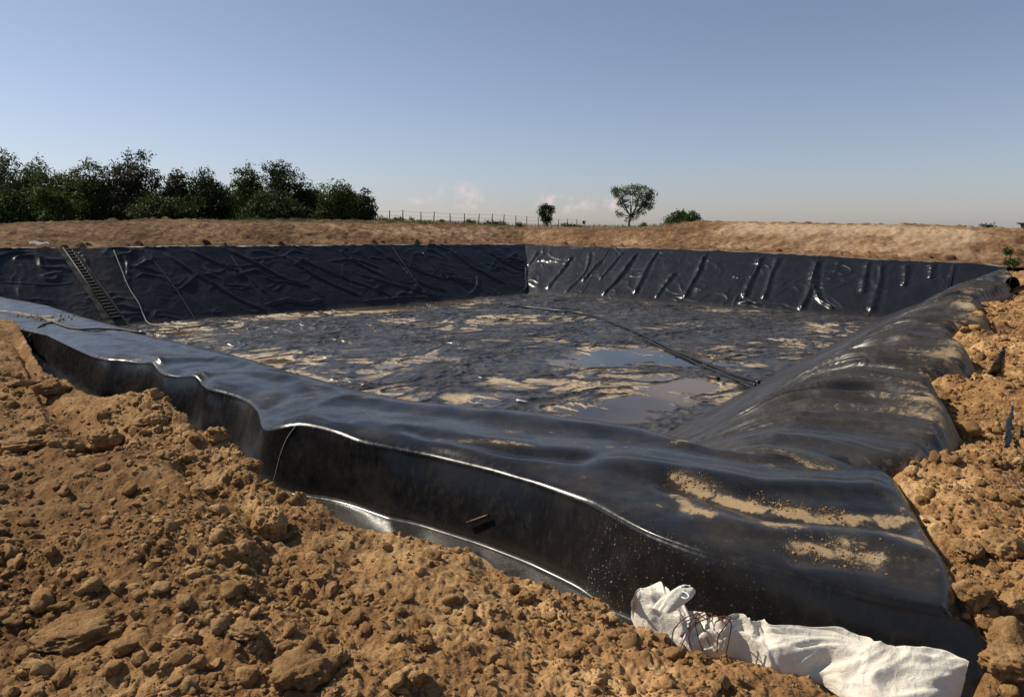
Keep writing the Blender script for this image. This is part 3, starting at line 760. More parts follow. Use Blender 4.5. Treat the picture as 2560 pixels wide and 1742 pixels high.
V_, F_, A_2 = compact(np.stack([XR2, YR2, ZR2], -1).reshape(-1, 3), grid_faces(*XR2.shape, mk), {'tone': tone})
o_soilr = tag(mesh_obj('soil', V_, F_, M_soil, attrs=A_2), 'lumpy sunlit tan earth along the right side of the pit', 'soil', kind='structure')

# ------------------------------------------------------------------ earth banks behind the far walls and the field
def rim_world(wd, rimpx):
    _, _, hp, (A, D, out, nrm) = wd
    L = []
    for p in rimpx:
        s_, d_ = hp(*p); xy = A + D * s_ + out * d_; L.append((xy[0], xy[1], -3 + math.tan(math.radians(38)) * d_))
    return np.array(L)
rw = np.vstack([rim_world(wl_, rimL[:-1]), rim_world(wr_, rimR)])
rw = np.vstack([[rw[0] + (rw[0] - rw[1]) * .5], rw, [[rw[-1][0] + 8, rw[-1][1] + .5, -.3]], [[rw[-1][0] + 30, rw[-1][1] + 4, .2]]])
raz = rw[:, 0] / rw[:, 1]
skyl = [(-600, 566), (-200, 562), (0, 560), (110, 556), (300, 552), (420, 549), (600, 552), (850, 551), (1000, 554), (1150, 559), (1230, 563), (1300, 567), (1500, 569), (1620, 569), (1680, 562), (1745, 553), (1800, 554), (1900, 556),
        (2000, 558), (2150, 561), (2350, 563), (2450, 571), (2560, 573), (2900, 575)]
caz = (np.array([p[0] for p in skyl]) - CX) / FPX / (CP + (CY - 560) / FPX * SP)
def zsky(az, Y):      # height that reaches the traced skyline at depth Y
    py = np.interp(az, caz, [p[1] for p in skyl]); v_ = (CY - py) / FPX
    return H + (-SP + v_ * CP) / (CP + v_ * SP) * Y
azf = np.linspace(-1.5, 1.3, 1500)
Yr = np.interp(azf, raz, rw[:, 1]); Zr = np.interp(azf, raz, rw[:, 2])
offs = np.concatenate([np.linspace(.0, 1.5, 26), np.linspace(1.6, 11, 110), np.linspace(11.2, 30, 60), np.array([36, 45, 55, 65, 75, 85, 95, 105, 115, 130, 160, 220, 400, 900, 2500, 6000])])
OFF, AZF = np.meshgrid(offs, azf, indexing='ij')
YF2 = Yr[None] + OFF; XF2 = AZF * YF2
crestoff = 8.0
zc_ = zsky(AZF, Yr[None] + crestoff)
t_ = np.clip(OFF / crestoff, 0, 1)
prof = .05 * sstep(t_, 0, .12) + .80 * sstep(t_, .14, .62) + .15 * sstep(t_, .62, 1.0)
Z0 = Zr[None] + .02
lft = sstep(-AZF, -.05, .1)
ZF2 = Z0 * (1 - prof) + zc_ * prof
zfield = zsky(AZF, YF2) - .012 * np.minimum(YF2, 100) * .25
behind = sstep(OFF, crestoff, crestoff + 6)
ZF2 = np.where(OFF > crestoff, (zc_ - .25 * behind) * (1 - sstep(OFF, 14, 34)) + np.minimum(zfield, 3.2) * sstep(OFF, 14, 34), ZF2)
ZF2 = np.where(YF2 > 150, ZF2 - 6 * sstep(YF2, 150, 500), ZF2)
rough = sstep(OFF, -.1, .5) * (1 - sstep(OFF, 12, 40))
dz = .10 * fbm(XF2 * .35, YF2 * .35, 4, 401) * sstep(OFF, .8, 3) * (1 - .75 * np.exp(-((OFF - crestoff) / 2.0) ** 2))
rid = .075 * fbm(XF2 * 1.6, YF2 * 1.6, 4, 402, .6) + lumps(XF2 + .2 * perlin(XF2 * 2, YF2 * 2, 5), YF2, .55, 410, .35, .55) * (.5 + 1.3 * np.exp(-((OFF - .6) / .8) ** 2) + .4 * np.exp(-((OFF - crestoff) / 1.2) ** 2))
tracks = .035 * np.sin((XF2 * .55 + YF2 * .83) * 9 + 1.5 * perlin(XF2 * .4, YF2 * .4, 406)) * sstep(AZF, .3, .36) * np.exp(-((OFF - 4) / 2.2) ** 2)
ZF2 = ZF2 + rough * (dz + rid + tracks)
# tone: pale compacted clay faces, darker crumbly strips at the foot and crest
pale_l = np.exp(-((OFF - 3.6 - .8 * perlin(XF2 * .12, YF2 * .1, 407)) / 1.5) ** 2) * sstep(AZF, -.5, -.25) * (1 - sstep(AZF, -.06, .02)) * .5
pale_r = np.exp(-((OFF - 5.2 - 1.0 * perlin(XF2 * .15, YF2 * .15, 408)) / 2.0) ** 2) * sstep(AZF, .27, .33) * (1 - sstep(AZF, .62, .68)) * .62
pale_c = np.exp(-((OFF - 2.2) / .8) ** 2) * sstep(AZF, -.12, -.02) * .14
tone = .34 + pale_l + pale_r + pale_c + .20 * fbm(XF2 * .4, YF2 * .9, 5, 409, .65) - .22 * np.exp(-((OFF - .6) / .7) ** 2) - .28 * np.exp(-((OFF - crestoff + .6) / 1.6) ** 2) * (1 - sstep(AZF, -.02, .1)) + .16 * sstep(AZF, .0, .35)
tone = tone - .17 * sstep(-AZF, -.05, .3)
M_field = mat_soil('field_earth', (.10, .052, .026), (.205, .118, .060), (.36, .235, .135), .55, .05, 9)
green = N(M_field.node_tree, 'ShaderNodeAttribute', attribute_name='green').outputs['Fac']
pbs = [n_ for n_ in M_field.node_tree.nodes if n_.type == 'BSDF_PRINCIPLED'][0]
src = pbs.inputs['Base Color'].links[0].from_socket
vv = pos_node(M_field.node_tree)
gm = mth(M_field.node_tree, 'MULTIPLY', green, ramp(M_field.node_tree, noise(M_field.node_tree, vv, 2.2, 5, .7), [(.46, 0.), (.6, 1.)]))
gcol = mix(M_field.node_tree, noise(M_field.node_tree, vv, 5, 3, .6), (.035, .05, .012), (.10, .11, .035))
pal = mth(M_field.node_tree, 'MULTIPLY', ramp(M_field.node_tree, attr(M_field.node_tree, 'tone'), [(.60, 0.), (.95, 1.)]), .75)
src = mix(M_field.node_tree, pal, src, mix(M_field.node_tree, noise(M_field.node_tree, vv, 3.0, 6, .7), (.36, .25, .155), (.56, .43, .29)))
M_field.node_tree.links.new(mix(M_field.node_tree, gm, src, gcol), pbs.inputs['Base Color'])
gr = .9 * np.exp(-((OFF - crestoff + .6) / 1.6) ** 2) * sstep(AZF, -.42, -.2) * (1 - sstep(AZF, -.08, .0)) + .35 * np.exp(-((OFF - crestoff) / 1.5) ** 2) + 1.3 * sstep(OFF, 20, 34)
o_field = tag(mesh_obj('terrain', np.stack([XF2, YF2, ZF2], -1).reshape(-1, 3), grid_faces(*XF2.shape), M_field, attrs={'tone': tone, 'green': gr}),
              'bulldozed brown earth banks behind the pit running back to the field', 'terrain', kind='structure')

# ------------------------------------------------------------------ ray casting onto what is built so far
def bvh_of(objs):
    V = []; F = []; o = 0
    for ob in objs:
        me = ob.data; n = len(me.vertices); co = np.empty(n * 3, np.float32); me.vertices.foreach_get('co', co)
        co = co.reshape(-1, 3) + np.array(ob.location, np.float32)
        if ob.parent: co = co + np.array(ob.parent.location, np.float32)
        nl = len(me.loops); li = np.empty(nl, np.int32); me.loops.foreach_get('vertex_index', li)
        k = nl // len(me.polygons)
        V.append(co); F.append(li.reshape(-1, k) + o); o += n
    V = np.vstack(V).tolist(); FF = []
    for f in F: FF += f.tolist()
    return BVHTree.FromPolygons(V, FF, all_triangles=False)
B_liner = bvh_of([o for o in liner.children])
B_soil = bvh_of([o_soil, o_soilr])
def hit(px, py, tree=None):
    a, b, c = ray(px, py); d = Vector((float(a), float(b), float(c))).normalized(); o = Vector((0, 0, H))
    best = None
    for t in ([tree] if tree else [B_liner, B_soil]):
        h = t.ray_cast(o, d, 300)
        if h[0] is not None and (best is None or h[3] < best[2]): best = (np.array(h[0]), np.array(h[1]), h[3])
    return best
def path_on(pts, lift, n, tree=None):
    L = [hit(*p, tree) for p in pts]
    P = [h[0] + (h[1] if h[1][2] > 0 else -h[1]) * lift for h in L if h]
    return catmull(P, n)
def drop(x, y, tree, top=8.0):
    h = tree.ray_cast(Vector((x, y, top)), Vector((0, 0, -1)), 30)
    return None if h[0] is None else h[0].z

# ------------------------------------------------------------------ clods and crumbs
def ico(sub, seed, rough=.22, flat=.75, elong=1.0):
    import bmesh
    bm = bmesh.new(); bmesh.ops.create_icosphere(bm, subdivisions=sub, radius=1.0)
    r = np.random.default_rng(seed)
    V = np.array([v.co[:] for v in bm.verts]); F = np.array([[v.index for v in f.verts] for f in bm.faces]); bm.free()
    # chip with random planes, then roughen
    for k in range(9):
        n = r.normal(size=3); n /= np.linalg.norm(n); d = r.uniform(.68, .95)
        q = V @ n; V = V - np.maximum(0, q - d)[:, None] * n * .9
    d = np.zeros(len(V))
    for k in range(7 if sub > 4 else 5 if sub > 2 else 3):
        fr = 1.6 * 1.9 ** k; a = rough * .62 ** k
        o = r.uniform(0, 50, 6)
        d += a * (perlin(V[:, 0] * fr + o[0], V[:, 1] * fr + o[1], seed + k) + perlin(V[:, 1] * fr + o[2], V[:, 2] * fr + o[3], seed + k + 9) + perlin(V[:, 2] * fr + o[4], V[:, 0] * fr + o[5], seed + k + 19)) * .6
    V = V * (1 + d)[:, None] * np.array([elong, 1, flat])
    return V, F
T_small = [ico(1, 500 + i, .30, .8, r_) for i, r_ in enumerate([1, 1.2, .9, 1.35, 1.1, 1.0])]
T_mid = [ico(2, 520 + i, .30, .78, r_) for i, r_ in enumerate([1, 1.25, 1.1, 1.5, 1.0, 1.2])]
T_big = [ico(5, 540 + i, .30, f_, r_) for i, (f_, r_) in enumerate([(.8, 1.0), (.7, 1.2), (.75, 1.35), (.6, 1.5), (.85, 1.1), (.7, 1.0), (.65, 1.3), (.8, 1.15)])]
def rotm(r, n):
    a = r.uniform(0, 2 * np.pi, n); b = r.normal(0, .35, n); c = r.normal(0, .35, n)
    ca, sa, cb, sb, cc, sc = np.cos(a), np.sin(a), np.cos(b), np.sin(b), np.cos(c), np.sin(c)
    Z_ = np.zeros(n); O_ = np.ones(n)
    Rz = np.stack([ca, -sa, Z_, sa, ca, Z_, Z_, Z_, O_], -1).reshape(n, 3, 3)
    Ry = np.stack([cb, Z_, sb, Z_, O_, Z_, -sb, Z_, cb], -1).reshape(n, 3, 3)
    Rx = np.stack([O_, Z_, Z_, Z_, cc, -sc, Z_, sc, cc], -1).reshape(n, 3, 3)
    return Rz @ Ry @ Rx
def scatter(P, size, templ, r):
    VV_, FF_, TT_ = [], [], []; off = 0; n = len(P); idx = r.integers(0, len(templ), n)
    for k in range(len(templ)):
        m = idx == k; c = m.sum()
        if not c: continue
        V, F = templ[k]
        M = rotm(r, c); VV = np.einsum('nij,vj->nvi', M, V) * size[m][:, None, None] * r.uniform(.75, 1.25, (c, 1, 3)) + P[m][:, None, :]
        VV_.append(VV.reshape(-1, 3)); FF_.append((F[None] + (np.arange(c) * len(V))[:, None, None]).reshape(-1, 3) + off); off += c * len(V)
        TT_.append(np.repeat(np.clip(r.normal(.56, .13, c), .15, .95), len(V)))
    return np.vstack(VV_), np.vstack(FF_), np.concatenate(TT_)
def crumbs(name, label, n, sampler, smin, smax, power, templ, seed, sink=.25):
    r = np.random.default_rng(seed)
    x, y, z, k = sampler(r, n)
    s = (smin ** -power + r.uniform(0, 1, len(x)) * (smax ** -power - smin ** -power)) ** (-1 / power) * k
    V, F, T = scatter(np.stack([x, y, z + s * (.5 - sink)], -1), s, templ, r)
    return tag(mesh_obj(name, V, F, M_clod, smooth=False, attrs={'tone': T}), label, 'soil crumbs', kind='stuff')
def samp_left(r, n):
    az = r.uniform(-.95, .80, n); rr_ = 1.5 * (9 / 1.5) ** r.uniform(0, 1, n) ** 1.15
    y = rr_ / np.sqrt(1 + az ** 2); x = az * y
    m = fbm(x * .9, y * .9, 3, 201) + .3 * perlin(x * 4, y * 4, 251)
    keep = (rr_ < np.interp(az, _au, _ru) + .10) & (r.uniform(0, 1, n) < .25 + .75 * sstep(m, -.3, .4)) & (x < 3)
    x, y = x[keep], y[keep]
    return x, y, soil_left_z(x, y), np.clip(np.hypot(x, y) / 3.2, .8, 1.8)
def samp_right(r, n):
    az = r.uniform(.42, .95, n); y = 2 * (26 / 2) ** r.uniform(0, 1, n); x = az * y
    keep = (bnd_sd(x, y) > .02)
    x, y = x[keep], y[keep]
    return x, y, soil_right_z(x, y), np.clip(y / 4.5, .8, 3.2)
crumbs('soil_crumbs', 'fine brown crumbs of earth covering the foreground heap', 60000, samp_left, .0030, .016, 1.5, T_small, 601)
crumbs('soil_crumbs', 'small lumps of dry earth mixed over the foreground heap', 4600, samp_left, .012, .038, 2.0, T_mid, 602, .3)
crumbs('soil_crumbs', 'fine tan crumbs of earth beside the right edge of the liner', 36000, samp_right, .0035, .019, 1.6, T_small, 603)
crumbs('soil_crumbs', 'small tan lumps of earth beside the right edge of the liner', 1300, samp_right, .012, .04, 2.2, T_mid, 604, .3)
def samp_patch(pts, w, z=-.03):
    W_ = [hit(*p, B_liner) for p in pts]; W_ = np.array([h[0] for h in W_ if h])
    C_ = catmull(W_, 60) if len(W_) > 1 else W_
    def f(r, n):
        c = C_[r.integers(0, len(C_), n)]; x = c[:, 0] + r.normal(0, w, n); y = c[:, 1] + r.normal(0, w, n)
        z_ = np.array([drop(a, b_, B_liner) or -9 for a, b_ in zip(x, y)]); k = (z_ > -1) & (perlin(x * 14, y * 14, 77) + .5 * perlin(x * 35, y * 35, 78) > -.02 + r.normal(0, .12, n))
        return x[k], y[k], z_[k], np.ones(k.sum())
    return f
for i, (pts, w, n, lab) in enumerate([([(1695, 1200), (1730, 1212), (1780, 1235)], .06, 1300, 'crumbly tan earth at the left end of the sandy furrow on the liner'),
                                      ([(1880, 1250), (1990, 1272), (2100, 1285)], .04, 1000, 'crumbs strewn along the middle of the sandy furrow on the liner'),
                                      ([(1990, 1362), (2080, 1376), (2190, 1392)], .065, 900, 'tan crumbs scattered below the sandy furrow near the outer fold'),
                                      ([(1740, 1270), (1770, 1290)], .05, 90, 'flakes of dried mud under the left end of the sandy furrow'),
                                      ([(40, 790), (110, 795), (150, 800)], .18, 260, 'brown crumbs spilled over the liner at the left end of the near bank')]):
    crumbs('soil_crumbs', lab, n, samp_patch(pts, w), (.0015 if i < 4 else .008), (.0105 if i < 4 else .03), 2.2, T_small, 620 + i)

def place_rock(px, py, wpx, label, templ, seed, elong=1.0, tall=1.0, rz=0.0, sink=.25, tone=.6, group=None, name='soil_clod', cat='clod'):
    h = hit(px, py + wpx * .25, B_soil)
    if h is None: return None
    p = h[0]; r = wpx / FPX * h[2] * .5 * .92
    V, F = templ
    rr = np.random.default_rng(seed)
    c, s_ = math.cos(rz), math.sin(rz)
    V2 = V * np.array([elong, 1, tall]) * r
    V2 = V2 @ np.array([[c, s_, 0], [-s_, c, 0], [0, 0, 1]])
    o = mesh_obj(name, V2, F, M_clod, smooth=True, attrs={'tone': np.full(len(V2), tone) + .05 * perlin(V2[:, 0] * 30, V2[:, 1] * 30, seed)})
    o.location = (p[0], p[1], p[2] + r * (1 - 2 * sink) * .6)
    return tag(o, label, cat, group)
BIG = [(680, 1305, 92, 'pale rounded stone the size of a loaf standing on the foreground heap', 0, .9, 1.25, .4, .15, .85),
       (985, 1300, 66, 'round pale clod at the brink of the heap under the folded liner', 4, 1.0, 1.0, .2, .15, .7),
       (1100, 1330, 100, 'wide crumbly clod at the brink of the heap, right of the round pale one', 1, 1.1, .8, .1, .25, .55),
       (1310, 1490, 62, 'rounded stone with a shadow on the slope above the white sack', 5, 1.0, .85, .9, .2, .75),
       (130, 970, 56, 'brown clod half way down the left trench edge', 2, 1, .9, .3, .2, .4),
       (193, 962, 48, 'brown clod standing against the dark liner face at the left', 4, 1, .9, 1.3, .2, .45),
       (390, 1045, 44, 'pale angular stone near the crest of the left heap', 3, .9, 1.0, .7, .2, .8),
       (262, 1090, 74, 'large fissured pale block on the left heap', 6, .9, 1.1, 1.9, .25, .7),
       (500, 1048, 60, 'brown block on the brink below the notch in the liner', 2, 1.0, .95, .6, .2, .42),
       (540, 1085, 56, 'brown clod leaning on the trench edge below the notch', 7, 1.0, 1.0, 2.2, .2, .4),
       (588, 1095, 54, 'reddish clod overhanging the trench at the end of the left heap', 1, 1.0, .85, .3, .2, .45),
       (628, 1160, 56, 'dark clod wedged in the gap between heap and liner', 0, 1.0, .9, 1.1, .2, .32),
       (45, 1105, 66, 'big slab of earth with a shaded underside at the left edge', 3, 1.1, .75, .5, .3, .5),
       (205, 1550, 130, 'long flat slab of caked earth with a shaded front edge at the lower left', 1, 1.35, .55, .35, .42, .5),
       (760, 1660, 124, 'large dark lump casting a deep shadow at the bottom of the picture', 2, 1.0, .8, .6, .3, .45),
       (1030, 1690, 66, 'smooth pale egg shaped stone near the bottom edge', 4, .8, 1.0, .8, .2, .75),
       (850, 1635, 50, 'tall pale stone standing beside the large dark lump', 6, .7, 1.3, .2, .2, .75),
       (455, 1590, 60, 'pale clod on the slope between the flat slab and the dark lump', 5, 1.2, .8, .2, .25, .65),
       (610, 1570, 64, 'ochre clod on the slope below the boot print', 1, 1.3, .7, 2.6, .25, .55),
       (1065, 1600, 44, 'round clod above the egg shaped stone', 0, 1, .9, .5, .25, .55),
       (700, 1340, 40, 'small dark stone under the loaf sized pale one', 7, 1, .9, .5, .25, .4),
       (2505, 1360, 80, 'tall pointed clod on the right soil beside the liner corner', 6, .8, 1.4, .3, .2, .6),
       (2430, 1480, 70, 'rounded clod on the right soil level with the outer fold', 4, 1, 1, .3, .25, .5),
       (2510, 1640, 100, 'large knobbly clod on the right soil in the lower right corner', 0, 1, .9, 2.3, .25, .6),
       (2420, 1370, 60, 'angular clod hard against the right edge of the liner', 2, 1, .9, 1.0, .25, .55),
       (2535, 1500, 60, 'broad clod at the right edge of the picture above the lower right corner', 5, 1.1, .9, 1.0, .25, .6)]
for i, (px, py, w, lab, t, el, ta, rz, sk, tn) in enumerate(BIG):
    place_rock(px, py, w, lab, T_big[t], 700 + i, el, ta, rz, sk, tn)
# the many look-alike lumps: one object each
G1 = 'loose fist sized clods on the foreground heap'; L1 = 'fist sized dry brown clod lying among many others on the foreground heap'
G2 = 'loose fist sized clods on the right soil'; L2 = 'fist sized tan clod lying among many others on the soil right of the liner'
T_mid3 = [ico(3, 560 + i, .28, f_, e_) for i, (f_, e_) in enumerate([(.8, 1), (.7, 1.25), (.75, 1.1), (.65, 1.4), (.85, 1.0), (.7, 1.2), (.8, 1.3), (.6, 1.1)])]
protos = []
for i, (V, F) in enumerate(T_mid3):
    me_o = mesh_obj('soil_clod', V, F, M_clod, smooth=True, attrs={'tone': np.full(len(V), [.5, .62, .45, .7, .55, .4, .66, .58][i])}); protos.append(me_o)
first = [True] * len(protos)
r3 = np.random.default_rng(55)
def put_clod(x, y, z, s, label, group):
    i = int(r3.integers(0, len(protos)))
    o = protos[i] if first[i] else protos[i].copy()
    if not first[i]: COL.objects.link(o)
    first[i] = False
    o.location = (x, y, z + s * .22); o.scale = (s * r3.uniform(.8, 1.2), s * r3.uniform(.8, 1.2), s * r3.uniform(.8, 1.1))
    o.rotation_euler = (r3.normal(0, .4), r3.normal(0, .4), r3.uniform(0, 6.28)); tag(o, label, 'clod', group)
cnt = 0
while cnt < 190:
    px = r3.uniform(0, 1950); py = r3.uniform(960, 1742)
    if r3.uniform() > .35 + .65 * sstep(np.array(py), 1100, 1700): continue
    h = hit(px, py)
    hs = B_soil.ray_cast(Vector((0, 0, H)), Vector((float(h[0][0]), float(h[0][1]), float(h[0][2] - H))).normalized(), 50) if h is not None else None
    if hs is None or hs[0] is None or abs(hs[3] - h[2]) > .01: continue
    if px > 1380 and py < 1742 and r3.uniform() < .4: continue
    put_clod(h[0][0], h[0][1], h[0][2], float(np.clip(r3.lognormal(-3.75, .35), .014, .06)) * (1 + .12 * max(0, h[2] - 3)), L1, G1); cnt += 1
cnt = 0
while cnt < 95:
    px = r3.uniform(2270, 2560); py = r3.uniform(800, 1742)
    h = hit(px, py)
    hs = B_soil.ray_cast(Vector((0, 0, H)), Vector((float(h[0][0]), float(h[0][1]), float(h[0][2] - H))).normalized(), 50) if h is not None else None
    if hs is None or hs[0] is None or abs(hs[3] - h[2]) > .01: continue
    put_clod(h[0][0], h[0][1], h[0][2], float(np.clip(r3.lognormal(-3.7, .4), .014, .08)) * (1 + .10 * max(0, h[2] - 4)), L2, G2); cnt += 1

# ------------------------------------------------------------------ things on the liner
P = path_on([(1268, 769), (1320, 771), (1390, 779), (1464, 788), (1526, 808), (1604, 840), (1666, 871), (1712, 895), (1784, 921), (1836, 942), (1900, 961)], .07, 90, B_liner)
P[:, 2] = np.maximum(P[:, 2], -2.94)
tag(tube_obj('drain_hose', P, .050, M_hose, k=10), 'long thick black hose curving across the pit floor from far middle to right', 'hose')
P = path_on([(1604, 846), (1712, 901), (1784, 929), (1836, 952), (1890, 966)], .05, 50, B_liner); P[:, 2] = np.maximum(P[:, 2], -2.95)
tag(tube_obj('drain_hose', P, .036, M_hose, k=10), 'shorter thinner black hose lying along the near end of the thick one', 'hose')
P = path_on([(1768, 944), (1796, 949)], .04, 4, B_liner)
tag(tube_obj('pipe_piece', P, .055, M_pipe), 'short dark pipe end lying in the puddle left of the thick hose', 'pipe')
P = path_on([(1292, 1005), (1320, 1011)], .06, 4, B_liner)
tag(tube_obj('plastic_tube', P, .028, M_white), 'short bright white tube lying near the edge of the pit floor', 'tube')
P = path_on([(285, 629), (301, 670), (322, 720), (347, 761), (359, 790), (372, 811), (413, 819), (442, 823), (446, 829)], .06, 90, B_liner)
tag(tube_obj('rope', P, .026, M_rope), 'thin pale rope hanging down the far left slope beside the ladder', 'rope')
P = path_on([(372, 834), (410, 829), (438, 826), (495, 819), (529, 809), (574, 811)], .05, 60, B_liner)
tag(tube_obj('cord', P, .024, M_cord), 'dark cord lying at the foot of the far left slope by the rope end', 'cord')
P = path_on([(58, 878), (66, 858), (77, 840), (101, 817), (132, 808), (155, 815), (174, 821), (209, 825), (263, 823), (302, 825), (341, 832), (364, 836)], .014, 120, B_liner)
tag(tube_obj('cable', P, .014, M_cord), 'thin black cable running over the left end of the near bank', 'cable')
P = path_on([(1173, 1307), (1228, 1288)], .03, 5, B_liner)
tag(tube_obj('pipe_piece', P, .011, M_pipe), 'short rusty metal rod stuck to the dark outer face of the liner', 'rod')

# rope bits, paper scrap on the far left rim
# ladder on the far left slope
hpL = wl_[2]; Aw, Dw, Ow, Nw = wl_[3]
def on_wall(px, py, lift):
    s_, d_ = hpL(px, py); z = -3 + math.tan(R(38)) * d_; xy = Aw + Dw * s_ + Ow * d_
    return np.array([xy[0], xy[1], z]) + Nw * lift
top_l, top_r, bot_l, bot_r = on_wall(158, 624, .12), on_wall(176, 624, .12), on_wall(280, 802, .12), on_wall(302, 799, .12)
lad = empty('ladder', tuple((bot_l + bot_r) / 2), 'black rubber ladder with many rungs lying down the far left slope', 'ladder')
for a_, b_ in ((top_l, bot_l), (top_r, bot_r)):
    tube_obj('rail', [a_, (a_ + b_) / 2, b_], .035, M_rung, lad, 6)
def box_between(a, b, w, t, n):
    a = np.array(a); b = np.array(b); d = (b - a) / np.linalg.norm(b - a); s_ = np.cross(n, d); s_ /= np.linalg.norm(s_)
    V = [c + s_ * i * w / 2 + n * j * t / 2 for c in (a, b) for i in (-1, 1) for j in (-1, 1)]
    F = [(0, 1, 3, 2), (4, 6, 7, 5), (0, 2, 6, 4), (1, 5, 7, 3), (0, 4, 5, 1), (2, 3, 7, 6)]
    return np.array(V), np.array(F)
nR = 23
for i in range(nR):
    t = (i + .5) / nR
    V, F = box_between(top_l * (1 - t) + bot_l * t, top_r * (1 - t) + bot_r * t, .11, .07, Nw)
    mesh_obj('rung', V, F, M_rung, lad, smooth=False)
# dusty strip under the ladder
def strip(name, pl, pr, lift, mat, n=60, jit=.03):
    a = catmull([on_wall(*p, lift) for p in pl], n); b = catmull([on_wall(*p, lift) for p in pr], n)
    m = 8; V = []
    for j in range(m):
        f = j / (m - 1); V.append(a * (1 - f) + b * f + Nw * jit * (perlin(np.arange(n) * .25, np.full(n, j * .6), 8)[:, None]))
    return mesh_obj(name, np.array(V).reshape(-1, 3), grid_faces(m, n), mat, liner)
strip('wear_strip', [(143, 622), (188, 690), (240, 770), (262, 812)], [(186, 622), (238, 690), (294, 770), (322, 812)], .055, M_strip)
# weld seams: thin raised ribbons
def seam(wd, pts, w=.04, lift=.035):
    A_1, D_1, O_1, N_1 = wd[3]
    L = []
    for p in pts:
        s_, d_ = wd[2](*p); xy = A_1 + D_1 * s_ + O_1 * d_
        L.append(np.array([xy[0], xy[1], -3 + math.tan(R(38)) * d_]) + N_1 * lift)
    C_ = catmull(L, 40)
    T = np.gradient(C_, axis=0); sd2 = np.cross(T, N_1); sd2 /= np.linalg.norm(sd2, axis=1)[:, None]
    V = np.stack([C_ - sd2 * w / 2, C_ - sd2 * w * .3 + N_1 * .015, C_ + sd2 * w * .3 + N_1 * .015, C_ + sd2 * w / 2]).reshape(-1, 3)
    mesh_obj('weld_seam', V, grid_faces(4, len(C_)), M_seam, liner)
for pts in ([(363, 628), (430, 710), (497, 812)], [(577, 640), (620, 700), (665, 752)], [(790, 625), (860, 690), (925, 740)], [(980, 618), (1030, 690), (1065, 735)]):
    seam(wl_, pts)
for pts in ([(1524, 622), (1480, 690), (1454, 738)], [(1770, 628), (1740, 690), (1702, 752)], [(1900, 634), (1870, 700), (1850, 755)], [(2048, 640), (2020, 715), (2000, 782)], [(2206, 652), (2190, 720), (2172, 790)], [(2385, 660), (2372, 735)]):
    seam(wr_, pts)
P = path_on([(683, 1205), (692, 1172), (700, 1140), (710, 1112), (722, 1088), (735, 1070), (748, 1056)], .0015, 60, B_liner)
tube_obj('weld_seam', P, .003, simple('seam_dusty', (.42, .40, .36), .5), liner, 6)
# curled end of the liner at the far right corner
c0 = at(2478, 712, 0); c1 = at(2545, 722, -.1)
def curl(name, a, b, r0, r1, turn, mat, parent=None, n=40, m=26, wob=.12, seed=1):
    a = np.array(a); b = np.array(b); d = b - a; L = np.linalg.norm(d); d /= L
    s_ = np.cross(d, [0, 0, 1]); s_ /= np.linalg.norm(s_); u_ = np.cross(s_, d)
    V = []
    for i in range(n):
        t = i / (n - 1); c = a + d * L * t; r_ = r0 * (1 - t) + r1 * t
        for j in range(m):
            th = -.3 + turn * j / (m - 1); rr = r_ * (1 - .35 * j / (m - 1)) * (1 + wob * math.sin(3 * t * 3 + j * .4 + seed))
            V.append(c + s_ * math.cos(th) * rr + u_ * math.sin(th) * rr)
    o = mesh_obj(name, V, grid_faces(n, m), mat, parent)
    md_ = o.modifiers.new('thick', 'SOLIDIFY'); md_.thickness = .006
    return o
curl('curled_edge', at(2462, 706, -.05), at(2530, 722, -.15), .30, .36, 4.2, M_side, liner)

# ------------------------------------------------------------------ white woven sack lying along the foot of the liner
M_sack, nt, b = newmat('white_woven_sack')
v = pos_node(nt)
sc_ = mix(nt, noise(nt, v, 3.5, 5, .6), (.58, .52, .42), (.80, .76, .68))
sc_ = mix(nt, mth(nt, 'MULTIPLY', ramp(nt, noise(nt, v, 6, 6, .7, .5), [(.55, 0.), (.7, 1.)]), .45), sc_, (.38, .29, .19))
nt.links.new(sc_, b.inputs['Base Color']); b.inputs['Roughness'].default_value = .75; b.inputs['Specular IOR Level'].default_value = .25
bump(nt, b, mth(nt, 'ADD', noise(nt, v, 28, 5, .6, .6), mth(nt, 'MULTIPLY', noise(nt, v, 320, 2, .5), .25)), .9, .010)
top = [(1577, 1512), (1590, 1492), (1605, 1479), (1646, 1474), (1669, 1490), (1700, 1508), (1722, 1530), (1755, 1549), (1792, 1572), (1819, 1551), (1847, 1548), (1874, 1561), (1901, 1560), (1924, 1574), (2002, 1577), (2093, 1583), (2161, 1597), (2207, 1618), (2275, 1626), (2362, 1641), (2417, 1668)]
bot = [(1577, 1548), (1588, 1570), (1614, 1590), (1645, 1604), (1672, 1614), (1700, 1628), (1725, 1638), (1755, 1646), (1795, 1652), (1819, 1656), (1851, 1662), (1888, 1678), (1912, 1694), (1945, 1702), (1997, 1708), (2047, 1710), (2100, 1745), (2150, 1775), (2230, 1800), (2320, 1800), (2400, 1745)]
